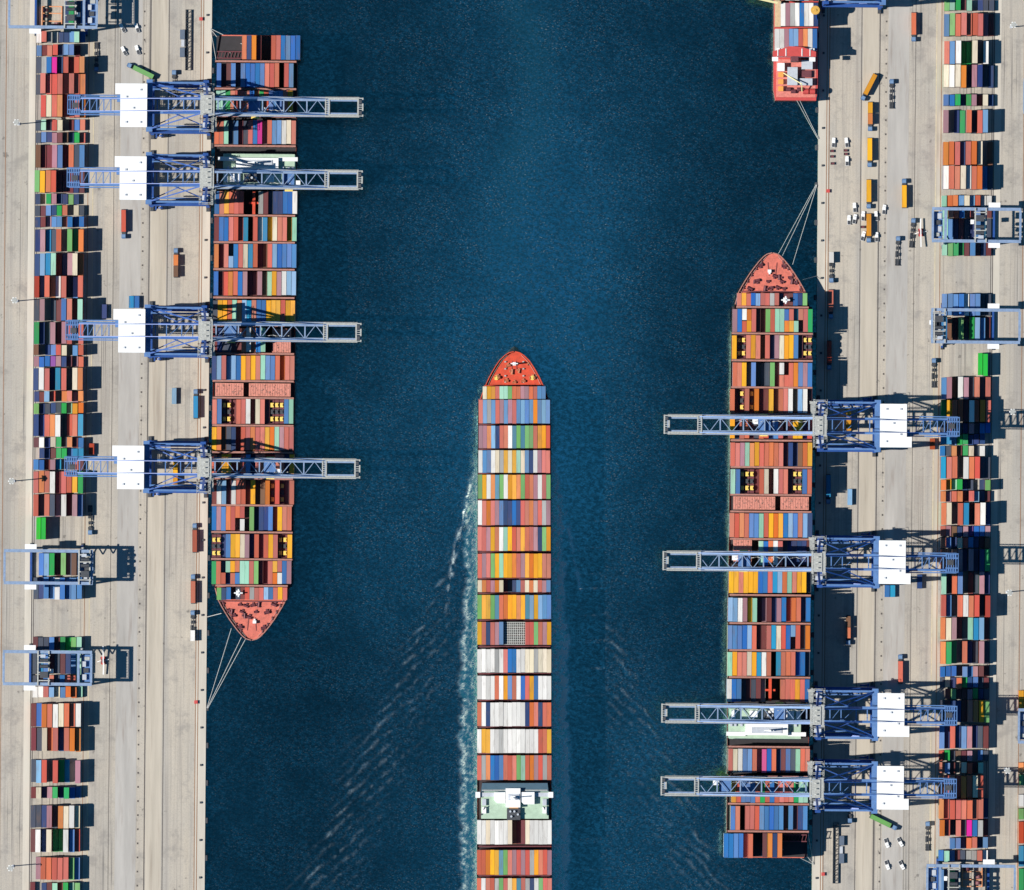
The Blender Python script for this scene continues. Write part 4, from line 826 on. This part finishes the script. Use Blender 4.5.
for side in 'LR':
    sw = 'left' if side == 'L' else 'right'; end = 'top' if side == 'L' else 'bottom'
    put_truck(143.5, 72.3, math.radians(64), side, f'truck hauling a green container aslant at the {end} of {sw} quay', [('h', 0, 12.4, f'light green container on slanting truck at the {end} of {sw} quay')])
    put_truck(96.5, 54, DN, side, f'empty trailer truck beside the yard stacks at the {end} of {sw} quay')
    put_truck(123.8, 221, DN, side, f'truck with red container parked between crane legs on {sw} quay', [('r', 0, 12.2, f'red container on truck between crane legs, {sw} quay')])
    put_truck(176, 266, UP, side, f'truck with an orange and a brown box in lane beside {sw} moored ship', [('o', 3.2, 6, f'short orange container on front of truck in lane beside {sw} moored ship'), ('B', -3.1, 6, f'short brown container on rear of truck in lane beside {sw} moored ship')])
    put_truck(175.5, 473.5, UP, side, f'truck with amber containers driving under the lone middle crane of {sw} quay', [('y', 3.2, 6, f'short amber container on front of truck under crane beam, {sw} quay'), ('y', -3.1, 6, f'short amber container on rear of truck under crane beam, {sw} quay')])
    put_truck(193.2, 592, UP, side, f'truck with salmon container beside the bow of {sw} moored ship', [('r', 0, 12.2, f'salmon container on truck beside bow of {sw} moored ship')])
    put_truck(192.8, 628, UP, side, f'truck carrying one short white container past the bow on {sw} quay', [('w', -4.2, 6, f'short white container on rear of truck past bow, {sw} quay')])
    put_truck(90.3, 517, DN, side, f'empty trailer truck beside two vivid green containers, {sw} yard')
    put_truck(174.2, 88, UP, side, f'empty trailer truck under the crane nearest the {end} of {sw} quay')
    put_truck(194.8, 541, UP, side, f'truck with brick red container close against {sw} moored ship side', [('R', 0, 12.2, f'brick red container on truck close to {sw} moored ship side')])
    put_truck(195.8, 407, UP, side, f'truck with blue container beside pink hatch covers of {sw} moored ship', [('t', 0, 12.2, f'bright blue container on truck beside pink hatch covers, {sw} moored ship')])
    for (px, py, wd, ln, ch, tr, lab) in ((131.5, 302, 5, 12, 't', 1, f'short bright blue container nearer yard of a pair on {sw} quay'), (137, 302, 5, 12, 'b', 1, f'short blue container nearer water of a pair on {sw} quay'),
                                     (104.5, 311.5, 5, 14, 'n', 1, f'navy container on bare concrete beside crane backreach, {sw} quay'), (91.8, 449, 5, 11, 'R', 1, f'short brick red container standing beside yard stacks, {sw} quay'),
                                     (174.3, 396, 4.6, 16, 'l', 1, f'pale blue container on ground in a sunny gap beside {sw} moored ship')):
        x, y = W(px, py, side)
        BOX.append(dict(x=x, y=y, ln=ln * S, wd=wd * S, zt=QZ + 2.65, key=ch, rz=RZ(side), label=lab, area=999, short=ln < 15, low=False))
A = 12.4
put_truck(870, 84.5, math.radians(180 - 27), 'L', 'truck with amber container turning aslant, uppermost in line on right quay', [('y', 0, A, 'amber container on the slanting uppermost truck of right quay line')])
put_truck(870, 113.5, DN, 'L', 'truck with amber and peach boxes, second in line on right quay', [('y', -3.1, 6, 'short amber container behind peach one on second truck in line'), ('o', 3.1, 6, 'short peach container in front of amber one on second truck in line')])
put_truck(869.5, 149.5, DN, 'L', 'truck with amber container, third in line down right quay', [('y', 0, A, 'amber container on third truck in line down right quay')])
put_truck(868.6, 191, DN, 'L', 'truck with amber container, fourth in line, above a ring of pickups', [('y', 0, A, 'amber container on fourth truck in line, above ring of pickups')])
put_truck(868.6, 225, DN, 'L', 'truck with amber container parked among four white pickups', [('y', 0, A, 'amber container on truck among four white pickups')])
put_truck(904, 196.5, UP, 'L', 'lone truck with amber container heading up the middle of right quay', [('y', 0, A, 'amber container on lone truck in the middle of right quay')])
put_truck(891.5, 97, UP, 'L', 'empty trailer truck right of the second truck in line, right quay')
put_truck(912, 236, UP - .08, 'L', 'empty trailer truck just below the lone amber truck, right quay')
put_truck(897.5, 254, UP - .03, 'L', 'lower of two empty trailer trucks in mid right quay')
put_truck(913.5, 24, DN, 'L', 'truck with red container in crane shade at top of right quay', [('r', 0, 12.2, 'red container on truck in crane shade at top of right quay')])

# ------------------------------------------------------------------ small vehicles and gear
def pickup():
    r = empty('pickup_truck', cat='pickup')
    b = MB(); b.prism([(-.95, -2.7), (.95, -2.7), (.95, 2.3), (.7, 2.7), (-.7, 2.7), (-.95, 2.3)], .45, 1.05); b.prism([(-.9, -.2), (.9, -.2), (.8, 1.4), (-.8, 1.4)], 1.05, 1.85); b.build('body', cwhite, r)
    MB().box(-.8, .8, -2.55, -.35, 1.06, 1.12).build('cargo_bed', cdark, r)
    MB().bar((-.72, 1.42, 1.45), (.72, 1.42, 1.45), .06, .55).build('windscreen', cglass, r)
    for y in (-1.7, 1.7):
        for s in (-1, 1): MB().cyl((s * .85, y, .38), .38, .28, 'x', 12).build('wheel', rubber, r)
    return r
PK = Proto(pickup())
for side in 'LR':
    sw = 'left' if side == 'L' else 'right'; end = 'top' if side == 'L' else 'bottom'
    for (px, py, lab) in ((122.5, 28, 'yardward far one'), (137, 28, 'waterward far one'), (124, 51, 'yardward near one'), (137.5, 50, 'waterward near one')):
        far = 'upper' if (py < 40) == (side == 'L') else 'lower'; lr = 'left' if (px < 130) == (side == 'L') else 'right'
        PK.put((*W(px, py, side), QZ + .05), RZ(side) + (.5 if px < 130 else .35), f'white pickup, {far} {lr} of the four parked at the {end} of {sw} quay', 'white pickups on the quays')
for px, py, lab in ((833.5, 142.5, 'white pickup left of its twin, beside the amber truck line'), (846.5, 142.5, 'white pickup right of its twin, beside the amber truck line'), (847, 161, 'white pickup parked below a pair of pickups on right quay'),
                    (884, 209.5, 'white van-like pickup standing right of the amber truck line'), (863, 216, 'white pickup at upper left corner of ringed amber truck'), (876, 216, 'white pickup at upper right corner of ringed amber truck'),
                    (863, 236, 'white pickup at lower left corner of ringed amber truck'), (876.5, 237, 'white pickup at lower right corner of ringed amber truck'), (854.5, 207.5, 'white pickup left of the ringed amber truck, uppermost of three'),
                    (849, 220, 'white pickup, left of a close pair beside ringed amber truck'), (854.5, 219, 'white pickup, right of a close pair beside ringed amber truck')):
    PK.put((*W(px, py), QZ + .05), random.uniform(-.3, .3), lab, 'white pickups on the quays')
def crate():
    r = empty('lashing_gear_bin', cat='gear bin')
    MB().box(-1.1, 1.1, -.7, .7, .15, .25).build('bin_floor', cdark, r)
    for x0, x1, y0, y1 in ((-1.1, -1.0, -.7, .7), (1.0, 1.1, -.7, .7), (-1.0, 1.0, -.7, -.6), (-1.0, 1.0, .6, .7)): MB().box(x0, x1, y0, y1, .0, 1.1).build('bin_side', cdark, r)
    MB().box(-.95, .95, -.55, .55, .25, .7).build('twistlock_load', maroon_m, r)
    return r
CR = Proto(crate())
for i, (px, py, lab) in enumerate(((832, 151, 'dark gear bin, upper of three in left column by quay edge'), (832, 156.5, 'dark gear bin, middle of three in left column by quay edge'), (832.5, 163.5, 'dark gear bin, lowest of three in left column by quay edge'),
                                   (845.5, 150.5, 'dark gear bin, upper of a pair below right-hand pickup'), (845.8, 154, 'dark gear bin, lower of a pair below right-hand pickup'), (862.5, 227, 'dark gear bin left of the ringed amber truck'))):
    CR.put((*W(px, py), QZ + .05), 0, lab, 'dark gear bins on right quay')
def lift_truck():
    r = empty('boom_lift', cat='boom lift')
    MB().box(-1.2, 1.2, -2.2, 2.2, .6, 1.3).build('base', redp, r)
    for y in (-1.5, 1.5):
        for s in (-1, 1): MB().cyl((s * 1.2, y, .6), .6, .5, 'x', 12).build('wheel', rubber, r)
    MB().box(-1.0, 1.0, -1.2, 1.0, 1.3, 2.3).build('turret', maroon_m, r)
    MB().bar((0, -1.5, 2.4), (.4, 8.2, 3.4), .6, .6).build('boom', cwhite, r)
    MB().bar((.2, -1.5, 2.4), (-.3, -7.8, 2.0), .7, .5).build('counter_jib', cwhite, r)
    for s in (-1, 1): MB().bar((s * 1.1, 0, .8), (s * 3.4, .6 * s, .4), .4, .3).build('outrigger', cwhite, r)
    return r
LT = Proto(lift_truck())
LT.put((*W(103.3, 660.5), QZ + .05), .05, 'red and white boom lift parked beside the left yard gantry')
LT.put((*W(103.3, 660.5, 'R'), QZ + .05), PI + .05, 'red and white boom lift parked beside the right yard gantry')
def gangway():
    r = empty('lattice_gangway', cat='gangway')
    b = MB()
    for s in (-1, 1): b.box(s * 1.5 - .15, s * 1.5 + .15, -17, 17, .3, 1.4)
    for k in range(24): b.box(-1.5, 1.5, -16.9 + k * 1.47 - .12, -16.9 + k * 1.47 + .12, .4, .7)
    for k in range(12): b.bar((-1.5, -16.9 + k * 2.8, .55), (1.5, -14.2 + k * 2.8, .55), .2, .2)
    b.build('lattice_frame', cdark, r)
    for y in (3, -7):
        MB().box(-4.6, -1.9, y - 2.7, y + 2.7, .1, 2.2).build('end_platform', mat('slate_box', (.08, .11, .16), .6), r)
    MB().box(-3.9, -2.1, -3.8, .2, .1, 1.2).build('control_box', ckpaint, r)
    return r
GW = Proto(gangway())
GW.put((*W(188.3, 40), QZ + .05), RZ('L'), 'dark lattice gangway lying on left quay above the cranes')
GW.put((*W(188.3, 40, 'R'), QZ + .05), RZ('R'), 'dark lattice gangway lying on right quay below the cranes')
def hyd():
    r = empty('hydrant_box', cat='hydrant box')
    MB().box(-.8, .8, -.8, .8, 0, 1.1).build('cabinet', redp, r); MB().prism([(-.95, -.95), (.95, -.95), (.95, .95), (-.95, .95)], 1.1, 1.25).build('lid', redp, r); MB().box(-.5, .5, .8, .85, .2, .9).build('door', cwhite, r)
    return r
HY = Proto(hyd())
HY.put((*W(196, 702), QZ + .05), 0, 'small red hydrant box on left quay near the mooring ropes'); HY.put((*W(196, 702, 'R'), QZ + .05), PI, 'small red hydrant box on right quay near the mooring ropes')
HY.put((*W(201, 19), QZ + .05), 0, 'small red hydrant box at the top of left quay'); HY.put((*W(201, 19, 'R'), QZ + .05), PI, 'small red hydrant box at the bottom of right quay')
def bollard():
    b = MB(); b.cyl((0, 0, .35), .42, .7, 'z', 10); b.cyl((0, 0, .78), .62, .2, 'z', 10); b.box(-.6, .6, -.6, .6, 0, .08)
    return b.build('mooring_bollard', cdark)
b0 = bollard(); first = True
for side in 'LR':
    sw = 'left' if side == 'L' else 'right'
    for k in range(24):
        y = 15 + k * 37.5
        o = b0 if first else b0.copy()
        if not first: C.objects.link(o)
        first = False
        o.location = (*W(xq(203.8, y), y, side), QZ + .05); o.rotation_euler = (0, 0, RZ(side))
        tag(o, f'small black mooring bollard in the row along {sw} quay edge', 'bollard', f'bollards along {sw} quay edge')
def fender():
    b = MB(); b.box(0, 1.3, -1.5, 1.5, -1, 2.4); b.box(1.3, 1.6, -1.2, 1.2, -.6, 2.0)
    return b.build('quay_fender', cdark)
f0 = fender(); first = True
for side in 'LR':
    sw = 'left' if side == 'L' else 'right'
    for k in range(24):
        y = 33 + k * 37.5
        o = f0 if first else f0.copy()
        if not first: C.objects.link(o)
        first = False
        x, yy = W(xq(208.4, y), y, side); o.location = (x, yy, .5); o.rotation_euler = (0, 0, RZ(side))
        tag(o, f'black rubber fender in the row on {sw} quay wall', 'fender', f'fenders along {sw} quay wall')
def mast():
    r = empty('lamp_mast', cat='lamp mast')
    b = MB(); n_ = 8
    for i in range(1): b.cyl((0, 0, 13), .3, 26, 'z', 10); b.cyl((0, 0, .3), .8, .6, 'z', 10)
    b.build('pole', ckpaint, r)
    h = MB(); h.cyl((0, 0, 26.1), 1.4, .3, 'z', 14); hd = h.build('lamp_ring', cgrey, r)
    for k in range(6): a = k * PI / 3; MB().box(1.5 * math.cos(a) - .35, 1.5 * math.cos(a) + .35, 1.5 * math.sin(a) - .35, 1.5 * math.sin(a) + .35, 25.6, 26.0).build('floodlight', cwhite, hd)
    return r
MA = Proto(mast())
for side in 'LR':
    sw = 'left' if side == 'L' else 'right'
    for k, (px, py) in enumerate(((19, 124), (17, 301), (14, 481), (13, 866))):
        kk = k if side == 'L' else 3 - k
        MA.put((*W(px, py, side), QZ), RZ(side), f'tall grey lamp mast behind the {sw} yard stacks, {ORD[kk]} from top', 'lamp masts behind the yard')
def bag():
    pass
# mooring ropes
def rope(a, za, b, zb, label, sag=2.):
    A_ = Vector((*a, za)); B_ = Vector((*b, zb)); m = MB(); N = 10; pts = []
    for i in range(N + 1):
        t = i / N; q = A_.lerp(B_, t); q.z -= sag * 4 * t * (1 - t); pts.append(q)
    vs = []; R = .17
    for q in pts:
        dirv = (B_ - A_).normalized(); nn = dirv.cross(Vector((0, 0, 1))).normalized() * R; uu = Vector((0, 0, R))
        vs += [q + nn, q + uu, q - nn, q - uu]
    fs = [(i * 4 + k, i * 4 + (k + 1) % 4, i * 4 + 4 + (k + 1) % 4, i * 4 + 4 + k) for i in range(N) for k in range(4)] + [(3, 2, 1, 0), (N * 4, N * 4 + 1, N * 4 + 2, N * 4 + 3)]
    m.add(vs, fs); o = m.build('mooring_rope', cable_m); tag(o, label, 'mooring rope', 'mooring ropes')
for side in 'LR':
    sw = 'left' if side == 'L' else 'right'
    for (a, b, wh) in (((232, 628), (207, 708), 'bow line nearest the quay'), ((242, 637), (207.4, 708), 'middle bow line'), ((246, 639), (207.8, 708.5), 'bow line farthest from the quay')):
        rope(W(*a, side), ZD + 1.2, W(*b, side), QZ + .7, f'grey mooring rope, {wh}, {sw} moored ship')
    rope(W(222, 613, side), ZD + .8, W(207, 617, side), QZ + .6, f'short grey breast rope at the bow of {sw} moored ship', .8)
    for (a, b, wh) in (((217, 62), (210.5, 29), 'nearest the quay'), ((231, 54), (210.5, 29), 'in the middle'), ((243, 45), (210.5, 28.5), 'farthest from the quay')):
        rope(W(*a, side), ZD + 1, W(*b, side), QZ + .7, f'grey stern mooring rope {wh}, {sw} moored ship')
rope(W(796, 100), 10.5, W(818, 139), QZ + .7, 'grey stern rope of red feeder ship, left of a pair'); rope(W(799, 100), 10.5, W(818.5, 138.5), QZ + .7, 'grey stern rope of red feeder ship, right of a pair')

# flat racks with machines on the moored ships
def flat_rack():
    r = empty('flat_rack', cat='flat rack')
    b = MB(); b.box(-1.25, 1.25, -6.1, 6.1, 0, .35)
    for y in (-6.0, 6.0): b.box(-1.25, 1.25, y - .12, y + .12, .35, 2.3)
    b.build('rack_base', maroon_m, r)
    for (y, m, h) in ((-3.6, ymach, 1.5), (0, cdark, 1.2), (3.4, ymach, 1.7)):
        o = MB().box(-.9, .9, y - 1.2, y + 1.0, .6, .6 + h * .6).box(-.55, .55, y - .6, y + .5, .6 + h * .6, .6 + h).build('machine', m, r)
        for s in (-1, 1):
            for k in (-.9, .8): MB().cyl((s * .95, y + k, .8), .5, .36, 'x', 10).build('wheel', rubber, o)
    return r
FR = Proto(flat_rack())
for (px, py, ln, wd, z, side, where) in XRACK:
    o = FR.put((*W(px, py, side), z), RZ(side), f'flat rack of machines, {where}', 'flat racks with machines aboard'); o.scale = (wd * S / 2.6, ln * S / 12.4, 1)
    LOWER.append((*W(px, py, side), ln * S, wd * S, z, 'm', RZ(side)))

# orange machine frame and white cabinets in the yard by the end gantries
def frame_rack():
    r = empty('reefer_rack', cat='cable rack')
    b = MB()
    for x in (-5.5, 5.5): b.box(x - .25, x + .25, -6, 6, .2, 1.6)
    for y in (-5.8, -2.4, 2, 5.8): b.box(-5.5, 5.5, y - .25, y + .25, .2, 1.4)
    b.build('rack_frame', mat('orange_frame', (.62, .26, .12), .6, 0, .25, .8, stain=.3), r)
    for x, y in ((-3.4, 3.8), (-3.6, .4), (3, -4)): MB().cyl((x, y, 1.4), 1.6, 1.8, 'y', 16).build('cable_drum', maroon_m, r)
    return r
FK = Proto(frame_rack())
FK.put((*W(52, 17), QZ + .05), RZ('L'), 'orange steel rack holding cable drums under the top left yard gantry'); FK.put((*W(52, 17, 'R'), QZ + .05), RZ('R'), 'orange steel rack holding cable drums under the bottom right yard gantry')

# ------------------------------------------------------------------ build the containers
def corr_mesh(name, ln, wd):
    """one welded container, corrugated sides, rimmed roof; z from 0 to 2.6"""
    b = MB(); hl, hw = ln / 2, wd / 2; n_ = 14 if ln > 8 else 7; pts = []
    for s in (1, -1):
        ys = np.linspace(-hl + .25, hl - .25, n_ * 2); ys = ys if s > 0 else ys[::-1]
        pts.append((s * hw, -hl * s));
        for i, y in enumerate(ys): pts.append((s * (hw - (.05 if (i // 1) % 2 else 0)), float(y)))
        pts.append((s * hw, hl * s))
    m = len(pts); ins = [(x * (hw - .12) / hw, y * (hl - .15) / hl) for x, y in pts]
    vs = [(x, y, 0) for x, y in pts] + [(x, y, 2.6) for x, y in pts] + [(x, y, 2.6) for x, y in ins] + [(x, y, 2.54) for x, y in ins]
    fs = [tuple(range(m))[::-1]]
    for k in range(3): fs += [(k * m + i, k * m + (i + 1) % m, (k + 1) * m + (i + 1) % m, (k + 1) * m + i) for i in range(m)]
    fs.append(tuple(range(3 * m, 4 * m))); b.add(vs, fs); return b.mesh(name, [CM['r']])
M40, M20 = corr_mesh('long_container', 12.4, 2.6), corr_mesh('short_container', 6.0, 2.6)
order = sorted(range(len(BOX)), key=lambda i: -BOX[i]['area'])
chosen = set(i for i in order[:300] if BOX[i]['label'])
for i in sorted(chosen):
    d_ = BOX[i]; o = bpy.data.objects.new('shipping_container', M20 if d_['short'] else M40); C.objects.link(o)
    o.location = (d_['x'], d_['y'], d_['zt'] - 2.6); o.rotation_euler = (0, 0, d_['rz']); o.scale = (d_['wd'] / 2.6, d_['ln'] / (6.0 if d_['short'] else 12.4), 1)
    o.material_slots[0].link = 'OBJECT'; o.material_slots[0].material = CM[d_['key']]
    tag(o, d_['label'], 'container', 'shipping containers')
st = MB(); ci = {k: i for i, k in enumerate(CK)}
def rbox(x, y, ln, wd, z0, z1, key, rz):
    c, s_ = math.cos(rz), math.sin(rz); vs = []
    for z in (z0, z1):
        for ux, uy in ((-1, -1), (1, -1), (1, 1), (-1, 1)):
            a, b = ux * wd / 2, uy * ln / 2; vs.append((x + a * c - b * s_, y + a * s_ + b * c, z))
    st.add(vs, [(0, 1, 5, 4), (1, 2, 6, 5), (2, 3, 7, 6), (3, 0, 4, 7), (4, 5, 6, 7)], ci[key])
for i, d_ in enumerate(BOX):
    if i not in chosen: rbox(d_['x'], d_['y'], d_['ln'], d_['wd'], d_['zt'] - 2.55, d_['zt'], d_['key'], d_['rz'])
for (x, y, ln, wd, zt, key, rz) in LOWER: rbox(x, y, ln * .997, wd * .985, zt - 2.55, zt, key, rz)
o = st.build('container_stacks', [CM[k] for k in CK]); tag(o, 'stacked shipping containers filling yard blocks and the sailing ship', None, None, 'stuff')
print('containers', len(BOX), 'lower', len(LOWER), 'chosen', len(chosen))
